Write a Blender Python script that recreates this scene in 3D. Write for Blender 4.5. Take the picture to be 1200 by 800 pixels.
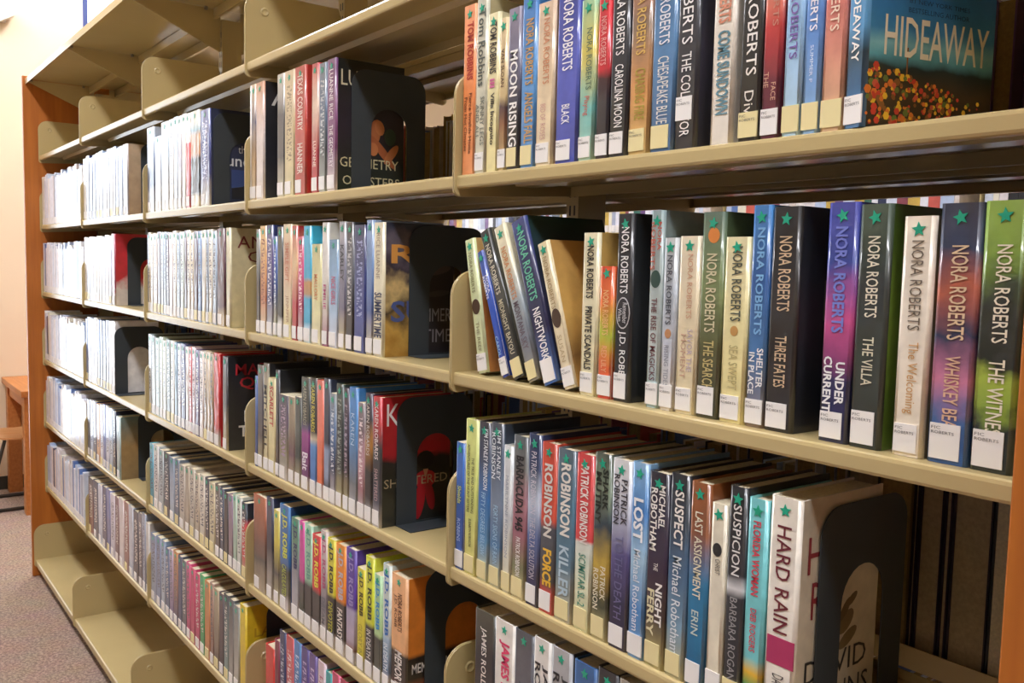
import bpy, bmesh, math, random
from mathutils import Vector, Matrix

for o in list(bpy.data.objects):
    bpy.data.objects.remove(o, do_unlink=True)
S = bpy.context.scene
COL = S.collection
rnd = random.Random(7)
PI = math.pi

# ------------------------------------------------------------------ camera
F = 1060.0                                     # focal length in pixels of the 1200 px frame
CAM = Vector((4.9294, -0.8211, 1.6))
YAW, PITCH, ROLL = math.radians(53.049), math.radians(4.784), math.radians(-1.310)
fw = Vector((-math.sin(YAW) * math.cos(PITCH), math.cos(YAW) * math.cos(PITCH), -math.sin(PITCH)))
r0 = Vector((math.cos(YAW), math.sin(YAW), 0))
d0 = fw.cross(r0)
RT = math.cos(ROLL) * r0 + math.sin(ROLL) * d0
DN = -math.sin(ROLL) * r0 + math.cos(ROLL) * d0
cam = bpy.data.cameras.new('camera')
camo = bpy.data.objects.new('camera', cam)
COL.objects.link(camo)
cam.sensor_width = 36.0
cam.lens = F / 1200 * 36
cam.clip_start = 0.02
camo.matrix_world = Matrix(((RT.x, -DN.x, -fw.x, CAM.x), (RT.y, -DN.y, -fw.y, CAM.y),
                            (RT.z, -DN.z, -fw.z, CAM.z), (0, 0, 0, 1)))
S.camera = camo

# ------------------------------------------------------------------ sky, exposure
w = bpy.data.worlds.new('world')
S.world = w
w.use_nodes = True
w.node_tree.nodes['Background'].inputs[0].default_value = (0.86, 0.93, 1.0, 1)
w.node_tree.nodes['Background'].inputs[1].default_value = 1.7
S.view_settings.view_transform = 'Standard'
S.view_settings.look = 'None'
S.view_settings.gamma = 1.0
S.view_settings.use_curve_mapping = False
S.view_settings.exposure = 1.2
LAMP = 16.0                                    # emission of the ceiling tubes

# ------------------------------------------------------------------ helpers
def lin(h):
    h = h.lstrip('#')
    c = [int(h[i:i + 2], 16) / 255 for i in (0, 2, 4)]
    return tuple(x / 12.92 if x <= .04045 else ((x + .055) / 1.055) ** 2.4 for x in c) + (1.0,)

def tag(o, label=None, cat=None, group=None, kind=None):
    if label: o['label'] = label
    if cat: o['category'] = cat
    if group: o['group'] = group
    if kind: o['kind'] = kind
    return o

def link(name, me, mats=None, parent=None, loc=None, rot=None):
    o = bpy.data.objects.new(name, me)
    COL.objects.link(o)
    if mats is not None and me is not None and not me.materials:
        for m in (mats if isinstance(mats, (list, tuple)) else [mats]):
            me.materials.append(m)
    if parent: o.parent = parent
    if loc: o.location = loc
    if rot: o.rotation_euler = rot
    return o

def empty(name, loc=(0, 0, 0), rot=(0, 0, 0)):
    o = bpy.data.objects.new(name, None)
    o.empty_display_size = .05
    COL.objects.link(o)
    o.location = loc
    o.rotation_euler = rot
    return o

BOXF = [(0, 3, 2, 1), (4, 5, 6, 7), (0, 1, 5, 4), (1, 2, 6, 5), (2, 3, 7, 6), (3, 0, 4, 7)]

class MB:
    def __init__(self):
        self.v, self.f, self.m = [], [], []
    def box(self, x0, x1, y0, y1, z0, z1, mi=0):
        n = len(self.v)
        self.v += [(x0, y0, z0), (x1, y0, z0), (x1, y1, z0), (x0, y1, z0),
                   (x0, y0, z1), (x1, y0, z1), (x1, y1, z1), (x0, y1, z1)]
        for f in BOXF:
            self.f.append(tuple(n + i for i in f)); self.m.append(mi)
        return self
    def prism(self, pts, axis, a0, a1, mi=0):
        """closed outline pts swept along an axis ('x': pts are (y,z), 'y': (x,z), 'z': (x,y))"""
        n, k = len(self.v), len(pts)
        put = {'x': lambda p, a: (a, p[0], p[1]), 'y': lambda p, a: (p[0], a, p[1]), 'z': lambda p, a: (p[0], p[1], a)}[axis]
        self.v += [put(p, a0) for p in pts] + [put(p, a1) for p in pts]
        self.f.append(tuple(n + i for i in range(k))); self.f.append(tuple(n + k + i for i in reversed(range(k))))
        self.m += [mi, mi]
        for i in range(k):
            j = (i + 1) % k
            self.f.append((n + i, n + k + i, n + k + j, n + j)); self.m.append(mi)
        return self
    def tube(self, pts, r, seg=8, mi=0):
        n = len(self.v)
        pts = [Vector(p) for p in pts]
        for i, p in enumerate(pts):
            t = (pts[min(i + 1, len(pts) - 1)] - pts[max(i - 1, 0)]).normalized()
            a = t.cross(Vector((0.13, 0.31, 0.94)))
            if a.length < .1: a = t.cross(Vector((1, 0, 0)))
            a.normalize(); b = t.cross(a)
            for s in range(seg):
                q = p + r * (math.cos(2 * PI * s / seg) * a + math.sin(2 * PI * s / seg) * b)
                self.v.append(tuple(q))
        for i in range(len(pts) - 1):
            for s in range(seg):
                t2 = (s + 1) % seg
                self.f.append((n + i * seg + s, n + i * seg + t2, n + (i + 1) * seg + t2, n + (i + 1) * seg + s)); self.m.append(mi)
        self.f.append(tuple(n + s for s in reversed(range(seg)))); self.m.append(mi)
        self.f.append(tuple(n + (len(pts) - 1) * seg + s for s in range(seg))); self.m.append(mi)
        return self
    def mesh(self, name, fix=True):
        me = bpy.data.meshes.new(name)
        me.from_pydata(self.v, [], self.f)
        me.polygons.foreach_set('material_index', self.m)
        if fix:
            bm = bmesh.new(); bm.from_mesh(me)
            bmesh.ops.recalc_face_normals(bm, faces=bm.faces)
            bm.to_mesh(me); bm.free()
        me.update()
        return me
    def build(self, name, mats, parent=None, loc=None, rot=None):
        return link(name, self.mesh(name), mats, parent, loc, rot)

def bevel(o, wdt, seg=2):
    m = o.modifiers.new('bevel', 'BEVEL')
    m.width = wdt; m.segments = seg; m.limit_method = 'ANGLE'; m.angle_limit = .6
    return o

def plate_mesh(name, loops, thick, bev=0.0):
    """flat plate with holes: loops of (u,v) points, first is the outline; extruded by thick along local x; u->y, v->z"""
    cu = bpy.data.curves.new(name, 'CURVE')
    cu.dimensions = '2D'; cu.fill_mode = 'BOTH'
    cu.extrude = thick / 2 - bev
    cu.bevel_depth = bev; cu.bevel_resolution = 1
    for lp in loops:
        sp = cu.splines.new('POLY'); sp.points.add(len(lp) - 1)
        for q, (u, v) in zip(sp.points, lp): q.co = (u, v, 0, 1)
        sp.use_cyclic_u = True
    ob = bpy.data.objects.new(name, cu)
    COL.objects.link(ob)
    dg = bpy.context.evaluated_depsgraph_get()
    me = bpy.data.meshes.new_from_object(ob.evaluated_get(dg))
    bpy.data.objects.remove(ob); bpy.data.curves.remove(cu)
    me.transform(Matrix(((0, 0, 1, 0), (1, 0, 0, 0), (0, 1, 0, 0), (0, 0, 0, 1))))
    me.materials.clear()
    return me

def arc(cx, cy, r, a0, a1, n=6):
    return [(cx + r * math.cos(math.radians(a0 + (a1 - a0) * i / n)), cy + r * math.sin(math.radians(a0 + (a1 - a0) * i / n))) for i in range(n + 1)]

# camera maths: where a shelf position lies
def Xat(px, Y, Z):
    u = (px - 600) / F
    a = RT - u * fw
    return CAM.x - (a.y * (Y - CAM.y) + a.z * (Z - CAM.z)) / a.x
def Zat(py, X, Y):
    v = (py - 400) / F
    a = DN - v * fw
    return CAM.z - (a.x * (X - CAM.x) + a.y * (Y - CAM.y)) / a.z

# ------------------------------------------------------------------ materials
def newmat(name):
    m = bpy.data.materials.new(name); m.use_nodes = True
    return m, m.node_tree, m.node_tree.nodes['Principled BSDF']

def plain(name, hexc, rough=.5, metal=0.0, var=0.0, scale=8.0, bump=0.0, coat=0.0, bscale=60.0, spec=.5, croug=.1):
    m, nt, p = newmat(name)
    p.inputs['Base Color'].default_value = lin(hexc)
    p.inputs['Roughness'].default_value = rough
    p.inputs['Metallic'].default_value = metal
    p.inputs['Coat Weight'].default_value = coat
    p.inputs['Coat Roughness'].default_value = croug
    p.inputs['Specular IOR Level'].default_value = spec
    tc = nt.nodes.new('ShaderNodeTexCoord')
    if var:
        n = nt.nodes.new('ShaderNodeTexNoise'); n.inputs['Scale'].default_value = scale; n.inputs['Detail'].default_value = 4
        nt.links.new(tc.outputs['Object'], n.inputs['Vector'])
        r = nt.nodes.new('ShaderNodeValToRGB')
        c = lin(hexc)
        r.color_ramp.elements[0].position = .3; r.color_ramp.elements[1].position = .7
        r.color_ramp.elements[0].color = tuple(max(0, x * (1 - var)) for x in c[:3]) + (1,)
        r.color_ramp.elements[1].color = tuple(min(1, x * (1 + var)) for x in c[:3]) + (1,)
        nt.links.new(n.outputs['Fac'], r.inputs['Fac']); nt.links.new(r.outputs['Color'], p.inputs['Base Color'])
    if bump:
        n2 = nt.nodes.new('ShaderNodeTexNoise'); n2.inputs['Scale'].default_value = bscale; n2.inputs['Detail'].default_value = 3
        nt.links.new(tc.outputs['Object'], n2.inputs['Vector'])
        b = nt.nodes.new('ShaderNodeBump'); b.inputs['Strength'].default_value = bump; b.inputs['Distance'].default_value = .002
        nt.links.new(n2.outputs['Fac'], b.inputs['Height']); nt.links.new(b.outputs['Normal'], p.inputs['Normal'])
    return m

M = {}
M['metal'] = plain('beige_painted_metal', 'C0AC7A', .22, var=.05, scale=3, bump=.03, bscale=220, spec=.5)
M['metal_dark'] = plain('shadowed_slot', '2A2620', .6)
M['bolt'] = plain('bolt_steel', '8C8470', .35, metal=.6)
M['bookend'] = plain('charcoal_enamel', '3A4044', .45, var=.06, scale=20, spec=.4)
M['pages'] = plain('page_edges', 'D8CCAE', .85, var=.12, scale=260)
M['pages_old'] = plain('page_edges_tan', 'A8905A', .85, var=.15, scale=200)
M['pages_pale'] = plain('page_edges_pale', 'B3A07E', .85, var=.12, scale=200)
M['label'] = plain('label_white', 'F2EFEA', .5, coat=.3)
M['label_y'] = plain('label_cream', 'EBDDA4', .5, coat=.3)
M['star'] = plain('star_green', '18A582', .35, coat=.5)
M['ink'] = plain('label_ink', '4A4644', .6)
M['wall'] = plain('wall_cream_paint', 'E9D3B3', .8, var=.02, scale=2, bump=.05)
M['wall_tan'] = plain('unseen_wall_low_bounce', '7E6A4E', .7, var=.05, scale=3)  # unseen walls darkened to cut bounced light
M['ceil'] = plain('ceiling_tile_white', 'EDE6D6', .9, var=.03, scale=40, bump=.1)
M['base'] = plain('baseboard_rubber', '3B372C', .6, var=.1)
M['frame'] = plain('window_frame_blue', '2B3C78', .4)
M['tube_frame'] = plain('fixture_white', 'E8E4DA', .5)

def wood(name, ca, cb, rough=.4, axis='Z', sc=18):
    m, nt, p = newmat(name)
    tc = nt.nodes.new('ShaderNodeTexCoord')
    mp = nt.nodes.new('ShaderNodeMapping')
    mp.inputs['Scale'].default_value = {'Z': (1, 1, .06), 'X': (.06, 1, 1), 'Y': (1, .06, 1)}[axis]
    n = nt.nodes.new('ShaderNodeTexNoise'); n.inputs['Scale'].default_value = sc * 3; n.inputs['Detail'].default_value = 6
    r = nt.nodes.new('ShaderNodeValToRGB')
    r.color_ramp.elements[0].position = .3; r.color_ramp.elements[0].color = lin(ca)
    r.color_ramp.elements[1].position = .7; r.color_ramp.elements[1].color = lin(cb)
    nt.links.new(tc.outputs['Object'], mp.inputs['Vector']); nt.links.new(mp.outputs['Vector'], n.inputs['Vector'])
    nt.links.new(n.outputs['Fac'], r.inputs['Fac']); nt.links.new(r.outputs['Color'], p.inputs['Base Color'])
    p.inputs['Roughness'].default_value = rough
    return m
M['wood'] = wood('end_panel_oak', 'A85E1C', 'BC6E26', .42)
M['wood_t'] = wood('table_oak', 'B06A30', 'C47E42', .4, 'X')
M['wood_c'] = wood('chair_beech', 'BC8450', 'CF9A66', .35, 'Y')
M['steel'] = plain('chair_steel', '4A4640', .35, metal=.8)

def carpet():
    m, nt, p = newmat('speckled_carpet')
    tc = nt.nodes.new('ShaderNodeTexCoord')
    n = nt.nodes.new('ShaderNodeTexNoise'); n.inputs['Scale'].default_value = 85; n.inputs['Detail'].default_value = 6; n.inputs['Roughness'].default_value = .75
    n2 = nt.nodes.new('ShaderNodeTexNoise'); n2.inputs['Scale'].default_value = 9
    r = nt.nodes.new('ShaderNodeValToRGB')
    e = r.color_ramp.elements
    e[0].position = .36; e[0].color = lin('76645A'); e[1].position = .66; e[1].color = lin('CDB29C')
    q = e.new(.5); q.color = lin('A08674')
    mx = nt.nodes.new('ShaderNodeMixRGB'); mx.blend_type = 'MULTIPLY'; mx.inputs['Fac'].default_value = .25
    b = nt.nodes.new('ShaderNodeBump'); b.inputs['Strength'].default_value = .6; b.inputs['Distance'].default_value = .004
    for k in (n, n2): nt.links.new(tc.outputs['Object'], k.inputs['Vector'])
    nt.links.new(n.outputs['Fac'], r.inputs['Fac']); nt.links.new(r.outputs['Color'], mx.inputs['Color1'])
    nt.links.new(n2.outputs['Color'], mx.inputs['Color2']); nt.links.new(mx.outputs['Color'], p.inputs['Base Color'])
    nt.links.new(n.outputs['Fac'], b.inputs['Height']); nt.links.new(b.outputs['Normal'], p.inputs['Normal'])
    p.inputs['Roughness'].default_value = .95
    return m
M['carpet'] = carpet()

def glass():
    m, nt, p = newmat('window_glass')
    p.inputs['Base Color'].default_value = (1, 1, 1, 1); p.inputs['Roughness'].default_value = 0
    p.inputs['Transmission Weight'].default_value = 1.0; p.inputs['IOR'].default_value = 1.0
    return m
M['glass'] = glass()

def emis(name, col, s):
    m, nt, p = newmat(name)
    p.inputs['Base Color'].default_value = lin(col)
    p.inputs['Emission Color'].default_value = lin(col); p.inputs['Emission Strength'].default_value = s
    return m
M['lamp'] = emis('lamp_diffuser', 'F6F7FF', LAMP)

CM = {}
def cover_mat(stops, noise=.05, gloss=.8, print_='', scale=9.0):
    """printed jacket: colours run up the spine (bottom to top), broken up by noise, under a glossy film"""
    key = (stops, noise, gloss, print_, scale)
    if key in CM: return CM[key]
    m, nt, p = newmat('printed_jacket')
    L = nt.links.new
    tc = nt.nodes.new('ShaderNodeTexCoord')
    sx = nt.nodes.new('ShaderNodeSeparateXYZ'); L(tc.outputs['Generated'], sx.inputs[0])
    n = nt.nodes.new('ShaderNodeTexNoise'); n.inputs['Scale'].default_value = scale * 3; n.inputs['Detail'].default_value = 5
    L(tc.outputs['Object'], n.inputs['Vector'])
    mm = nt.nodes.new('ShaderNodeMath'); mm.operation = 'MULTIPLY_ADD'
    L(n.outputs['Fac'], mm.inputs[0]); mm.inputs[1].default_value = noise * 2; mm.inputs[2].default_value = -noise
    ad = nt.nodes.new('ShaderNodeMath'); ad.operation = 'ADD'; ad.use_clamp = True
    L(sx.outputs['Z'], ad.inputs[0]); L(mm.outputs[0], ad.inputs[1])
    r = nt.nodes.new('ShaderNodeValToRGB')
    parts = stops.split()
    e = r.color_ramp.elements
    pos = []
    for i, s in enumerate(parts):
        if '@' in s: h, q = s.split('@'); q = float(q)
        else: h, q = s, (i / (len(parts) - 1) if len(parts) > 1 else 0)
        pos.append((q, h))
    e[0].position = pos[0][0]; e[0].color = lin(pos[0][1])
    if len(pos) == 1: e.remove(e[1])
    else:
        e[1].position = pos[-1][0]; e[1].color = lin(pos[-1][1])
        for q, h in pos[1:-1]:
            k = e.new(q); k.color = lin(h)
    L(ad.outputs[0], r.inputs['Fac'])
    out = r.outputs['Color']
    # soft mottling of the printed picture
    mo = nt.nodes.new('ShaderNodeTexNoise'); mo.inputs['Scale'].default_value = 38; mo.inputs['Detail'].default_value = 3
    L(tc.outputs['Object'], mo.inputs['Vector'])
    hv = nt.nodes.new('ShaderNodeHueSaturation')
    mr = nt.nodes.new('ShaderNodeMapRange'); mr.inputs['To Min'].default_value = .72; mr.inputs['To Max'].default_value = 1.28
    L(mo.outputs['Fac'], mr.inputs['Value']); L(mr.outputs['Result'], hv.inputs['Value']); L(out, hv.inputs['Color'])
    out = hv.outputs['Color']
    if print_:
        # unreadable small print: a broken line of strokes along the spine
        mp = nt.nodes.new('ShaderNodeMapping'); mp.inputs['Scale'].default_value = (55, 1, 210)
        L(tc.outputs['Object'], mp.inputs['Vector'])
        nz = nt.nodes.new('ShaderNodeTexNoise'); nz.inputs['Scale'].default_value = 1.0; nz.inputs['Detail'].default_value = 1
        L(mp.outputs['Vector'], nz.inputs['Vector'])
        gt = nt.nodes.new('ShaderNodeMath'); gt.operation = 'GREATER_THAN'; gt.inputs[1].default_value = .52
        L(nz.outputs['Fac'], gt.inputs[0])
        # keep to the middle of the spine width and off the ends
        ax = nt.nodes.new('ShaderNodeMath'); ax.operation = 'COMPARE'; ax.inputs[1].default_value = .5; ax.inputs[2].default_value = .24
        L(sx.outputs['X'], ax.inputs[0])
        az = nt.nodes.new('ShaderNodeMath'); az.operation = 'COMPARE'; az.inputs[1].default_value = .58; az.inputs[2].default_value = .30
        L(sx.outputs['Z'], az.inputs[0])
        m1 = nt.nodes.new('ShaderNodeMath'); m1.operation = 'MULTIPLY'; L(gt.outputs[0], m1.inputs[0]); L(ax.outputs[0], m1.inputs[1])
        m2 = nt.nodes.new('ShaderNodeMath'); m2.operation = 'MULTIPLY'; L(m1.outputs[0], m2.inputs[0]); L(az.outputs[0], m2.inputs[1])
        mx = nt.nodes.new('ShaderNodeMixRGB'); mx.inputs['Color2'].default_value = lin(print_)
        L(m2.outputs[0], mx.inputs['Fac']); L(out, mx.inputs['Color1'])
        out = mx.outputs['Color']
    L(out, p.inputs['Base Color'])
    p.inputs['Roughness'].default_value = .42
    p.inputs['Coat Weight'].default_value = gloss
    p.inputs['Coat Roughness'].default_value = .09
    # film crinkle
    bn = nt.nodes.new('ShaderNodeTexNoise'); bn.inputs['Scale'].default_value = 28; bn.inputs['Detail'].default_value = 2
    L(tc.outputs['Object'], bn.inputs['Vector'])
    bp = nt.nodes.new('ShaderNodeBump'); bp.inputs['Strength'].default_value = .35; bp.inputs['Distance'].default_value = .004
    L(bn.outputs['Fac'], bp.inputs['Height']); L(bp.outputs['Normal'], p.inputs['Coat Normal'])
    CM[key] = m
    return m

IM = {}
def ink(hexc):
    if hexc not in IM: IM[hexc] = plain('printed_ink', hexc, .45, coat=.3)
    return IM[hexc]

# ------------------------------------------------------------------ the room
XW, YN, YF, XE, HC = -2.0, -3.2, 5.0, 8.5, 4.2
def struct(name, mb, m, parent=None):
    o = mb.build(name, m, parent)
    if not parent: o['kind'] = 'structure'
    return o
struct('floor', MB().box(XW - .3, XE + .3, YN - .3, YF + .3, -.1, 0), M['carpet'])
struct('ceiling', MB().box(XW - .3, XE + .3, YN - .3, YF + .3, HC, HC + .1), M['ceil'])
# left wall with two openings: an added unseen aisle window and a clerestory window
wy0, wy1, wz0, wz1 = -1.45, -.25, .25, 3.1        # tall unseen window, added for daylight and jacket reflections
cy0, cy1, cz0, cz1 = .62, 3.4, 3.13, 4.05        # clerestory
wl = MB()
wl.box(XW - .15, XW, YN - .15, wy0, 0, HC)
wl.box(XW - .15, XW, wy0, wy1, 0, wz0).box(XW - .15, XW, wy0, wy1, wz1, HC)
wl.box(XW - .15, XW, wy1, cy0, 0, HC)
wl.box(XW - .15, XW, cy0, cy1, 0, cz0).box(XW - .15, XW, cy0, cy1, cz1, HC)
wl.box(XW - .15, XW, cy1, YF + .15, 0, HC)
struct('wall_left', wl, M['wall'])
struct('wall_right', MB().box(XE, XE + .15, YN - .15, YF + .15, 0, HC), M['wall_tan'])
struct('wall_front', MB().box(XW, XE, YN - .15, YN, 0, HC), M['wall_tan'])
struct('wall_back', MB().box(XW, XE, YF, YF + .15, 0, HC), M['wall'])
struct('baseboard_left', MB().box(XW, XW + .012, YN, YF, 0, .09), M['base'])
def window(name, y0, y1, z0, z1, nm):
    root = empty(name, (XW - .06, (y0 + y1) / 2, z0)); root['kind'] = 'structure'
    yc = (y0 + y1) / 2
    t = .04
    fr = MB()
    fr.box(-.04, .02, y0 - yc, y0 - yc + t, 0, z1 - z0).box(-.04, .02, y1 - yc - t, y1 - yc, 0, z1 - z0)
    fr.box(-.04, .02, y0 - yc + t, y1 - yc - t, 0, t).box(-.04, .02, y0 - yc + t, y1 - yc - t, z1 - z0 - t, z1 - z0)
    fr.build('window_frame', M['frame'], root)
    st = (y1 - y0) / nm
    for i in range(nm):
        if i: MB().box(-.03, .015, y0 - yc + i * st - .018, y0 - yc + i * st + .018, t, z1 - z0 - t).build('mullion', M['frame'], root)
        MB().box(-.012, -.008, y0 - yc + i * st + (t if i == 0 else .018), y0 - yc + (i + 1) * st - (t if i == nm - 1 else .018), t, z1 - z0 - t).build('pane', M['glass'], root)
window('added_window', wy0, wy1, wz0, wz1, 2)
window('window_2', cy0, cy1, cz0, cz1, 3)

# ceiling lamps: long fluorescent fixtures running along the aisles
colw = ['first', 'second', 'third', 'fourth']
for ly in (-1.15, .75, 1.3):  # middle row: single fixture added to brighten the left wall
    nmw = {-1.15: 'front aisle', .75: 'table', 1.3: 'rear aisle'}[ly]
    for i, lx in enumerate((-.6, 1.9, 4.4, 6.9) if ly < 0 else (-1.0,) if ly < 1 else (1.9, 6.9)):
        root = empty('ceiling_light', (lx, ly, HC))
        tag(root, 'white fluorescent ceiling light over the %s, %s from window wall' % (nmw, colw[i]), 'ceiling light', 'fluorescent ceiling fixtures')
        MB().box(-.95, .95, -.17, .17, -.05, 0).build('housing', M['tube_frame'], root)
        MB().box(-.92, .92, -.15, .15, -.075, -.051).build('diffuser', M['lamp'], root)

# ------------------------------------------------------------------ shelving
JX = [0.0, .906, 1.8296, 2.740, 3.6748, 4.597]
ZB = {1: 2.0558, 2: 1.7232, 3: 1.3998, 4: 1.0684, 5: .7568, 6: .4325}
LIP = .022
ZT = {k: v + LIP for k, v in ZB.items()}; ZT[7] = .086
BAYW = {1: 'farthest bay', 2: 'second farthest bay', 3: 'middle bay', 4: 'second nearest bay', 5: 'nearest bay'}
ROWW = {1: 'empty upper', 2: 'top book', 3: 'second book', 4: 'third book', 5: 'fourth book', 6: 'fifth book', 7: 'empty base'}
SD = .25                                         # shelf depth
def bracket_mesh(y0, top, low, r):
    out = [(SD - .002, -LIP + .004), (SD - .002, top - .02)] + [(SD - .01, top)] + arc(y0 + r, top - r, r, 90, 180, 7) + arc(y0 + .012, low + .012, .012, 180, 270, 4)
    return plate_mesh('bracket', [out], .0026, .0006)
BR = bracket_mesh(-.004, .168, -LIP - .012, .042)
BRB = bracket_mesh(-.06, .174, -.035, .048)
dm = MB()
ring = [(math.cos(2 * PI * i / 14), math.sin(2 * PI * i / 14)) for i in range(14)]
for k, (ra, rb, xa, xb) in enumerate([(.011, .008, 0, .0022), (.008, .004, .0022, .0006)]):
    n = len(dm.v)
    dm.v += [(xa, ra * c, ra * s) for c, s in ring] + [(xb, rb * c, rb * s) for c, s in ring]
    for i in range(14):
        j = (i + 1) % 14
        dm.f.append((n + i, n + j, n + 14 + j, n + 14 + i)); dm.m.append(0)
dm.f.append(tuple(range(len(dm.v) - 14, len(dm.v)))); dm.m.append(0)
DIMPLE = dm.mesh('dimple')
def lip_profile(y0, h):
    # rolled front edge of a folded steel shelf
    return [(y0 + .02, 0), (y0 + .004, 0), (y0 + .001, -.0015), (y0, -.005), (y0, -h + .004), (y0 + .001, -h + .001), (y0 + .004, -h), (y0 + .012, -h), (y0 + .012, -h + .0015), (y0 + .004, -h + .002), (y0 + .0025, -h + .004), (y0 + .0025, -.005), (y0 + .006, -.003), (y0 + .02, -.002)]
def shelf_meshes(wd, base=False):
    y0 = -.055 if base else 0.0
    d = MB()
    h = .03 if base else LIP
    d.prism(lip_profile(y0, h), 'x', .003, wd - .003)
    d.box(.003, wd - .003, y0 + .02, SD - .012, -.002, 0)
    b = MB()
    b.prism([(SD - .012, 0), (SD - .002, 0), (SD - .002, .012), (SD - .004, .012), (SD - .004, -.002), (SD - .004, -.02), (SD - .006, -.02), (SD - .006, -.002), (SD - .012, -.002)], 'x', .003, wd - .003)
    s = MB()
    if not base:
        s.prism([(.095, -.002), (.101, -.013), (.139, -.013), (.145, -.002)], 'x', .03, wd - .03)
    else:
        s.box(.004, wd - .004, .02, .022, -.084, -.003)
    return d, b, s
def make_shelf(bay, lev, back=False):
    wd = JX[bay] - JX[bay - 1]
    base = lev == 7
    if back:
        root = empty('shelf', (JX[bay], .57, ZT[lev]), (0, 0, PI))
        lab = 'beige metal shelf on the rear side of the range, %s level, %s' % (ROWW[lev].split()[0] if lev not in (1, 7) else ('upper' if lev == 1 else 'base'), BAYW[bay])
    else:
        root = empty('shelf', (JX[bay - 1], 0, ZT[lev]))
        lab = {1: 'empty beige metal shelf above the books in the %s' % BAYW[bay],
               7: 'empty beige metal base shelf near the floor in the %s' % BAYW[bay]}.get(lev, 'beige metal shelf carrying the %s row in the %s' % (ROWW[lev], BAYW[bay]))
    tag(root, lab, 'shelf', 'rear shelves of the range' if back else 'front shelves of the range')
    d, b, s = shelf_meshes(wd, base)
    d.build('deck', M['metal'], root); b.build('back_lip', M['metal'], root)
    if s.v: s.build('kick_plate' if base else 'stiffener', M['metal'], root)
    for e, bx in ((0, .0022), (1, wd - .0022)):
        br = link('bracket', BRB if base else BR, M['metal'], root, (bx, 0, 0))
        if not back:
            yd = .0 if base else .045
            zd = .125
            if e == 0: link('dimple', DIMPLE, M['metal'], br, (.0013, yd, zd))
    return root
for bay in range(1, 6):
    for lev in range(1, 8):
        if bay == 5 and lev in (6, 7): pass
        make_shelf(bay, lev)
        make_shelf(bay, lev, True)
# uprights: slotted steel columns
um = MB()
UY0, UY1 = .252, .318
um.box(-.016, .016, UY0, UY0 + .003, .02, 2.40); um.box(-.016, .016, UY1 - .003, UY1, .02, 2.40)
um.box(-.016, -.013, UY0 + .003, UY1 - .003, .02, 2.40); um.box(.013, .016, UY0 + .003, UY1 - .003, .02, 2.40)
UPM = um.mesh('column')
sl = MB()
for i in range(70):
    for sx in (-.008, .004):
        sl.box(sx, sx + .004, UY0 - .0004, UY0 + .0006, .1 + i * .0325, .118 + i * .0325)
SLM = sl.mesh('slots')
jw = ['at the window end', 'first from the window end', 'second from the window end', 'third from the window end', 'last before the near end panel', 'at the near end panel']
for k, x in enumerate(JX):
    xx = x + (.022 if k == 0 else -.021 if k == 5 else 0)
    root = tag(empty('upright', (xx, 0, 0)), 'slotted beige steel upright column, %s' % jw[k], 'upright', 'uprights of the range')
    link('column', UPM, M['metal'], root)
    so = link('slot_row', SLM, M['metal_dark'], root); so['kind'] = 'stuff'
    MB().box(-.02, .02, UY0 - .01, UY1 + .01, 0, .02).build('foot', M['metal'], root)
# canopy tops with gussets
for bay in range(1, 6):
    wd = JX[bay] - JX[bay - 1]
    root = tag(empty('canopy_top', (JX[bay - 1], 0, 2.41)), 'beige metal canopy top covering the %s' % BAYW[bay], 'canopy', 'canopy tops of the range')
    MB().prism([(-.055, 0), (-.055, .026), (.625, .026), (.625, 0), (.623, 0), (.623, .024), (-.053, .024), (-.053, 0)], 'x', .001, wd - .001).build('top_panel', M['metal'], root)
    for gx in ([.004, wd - .004]):
        for sg in (1, -1):
            f = (lambda y: y) if sg == 1 else (lambda y: .57 - y)
            MB().prism([(f(-.045), .022), (f(-.045), .012), (f(.25), -.115), (f(.25), .022)], 'x', gx - .0012, gx + .0012).build('gusset', M['metal'], root)
    for gy in (.225, .345):
        MB().box(.006, wd - .006, gy, gy + .012, -.01, .022).build('rail', M['metal'], root)
    for gx in (.012, wd - .012):
        for gy in (-.03, .2):
            MB().tube([(gx, gy, .024), (gx, gy, .014)], .006, 8).build('bolt', M['bolt'], root)
# wooden end panels
for nm, x0, x1, lab in (('l', -.027, -.001, 'tall orange-brown wooden end panel at the window end of the shelves'), ('r', 4.5995, 4.6255, 'orange-brown wooden end panel at the near end of the shelves')):
    o = MB().box(0, x1 - x0, 0, .705, 0, 2.447).build('end_panel', M['wood'], None, (x0, -.067, .003))
    bevel(o, .002, 2); tag(o, lab, 'end panel', 'wooden end panels')

# ------------------------------------------------------------------ books
TXT = {}
def text_geo(s, bold=0.0):
    key = (s, bold)
    if key in TXT: return TXT[key]
    cu = bpy.data.curves.new('t', 'FONT')
    cu.body = s; cu.size = 1; cu.resolution_u = 2; cu.fill_mode = 'FRONT'; cu.offset = bold
    ob = bpy.data.objects.new('t', cu)
    COL.objects.link(ob)
    me = bpy.data.meshes.new_from_object(ob.evaluated_get(bpy.context.evaluated_depsgraph_get()))
    bpy.data.objects.remove(ob); bpy.data.curves.remove(cu)
    vs = [(v.co.x, v.co.y) for v in me.vertices]
    fs = [tuple(p.vertices) for p in me.polygons]
    bpy.data.meshes.remove(me)
    if not vs: vs, fs = [(0, 0), (1, 0), (1, 1)], []
    a = min(v[0] for v in vs); b = max(v[0] for v in vs); c = min(v[1] for v in vs); d = max(v[1] for v in vs)
    vs = [((x - a) / max(b - a, 1e-6), (y - c) / max(d - c, 1e-6)) for x, y in vs]
    TXT[key] = (vs, fs)
    return TXT[key]

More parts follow.
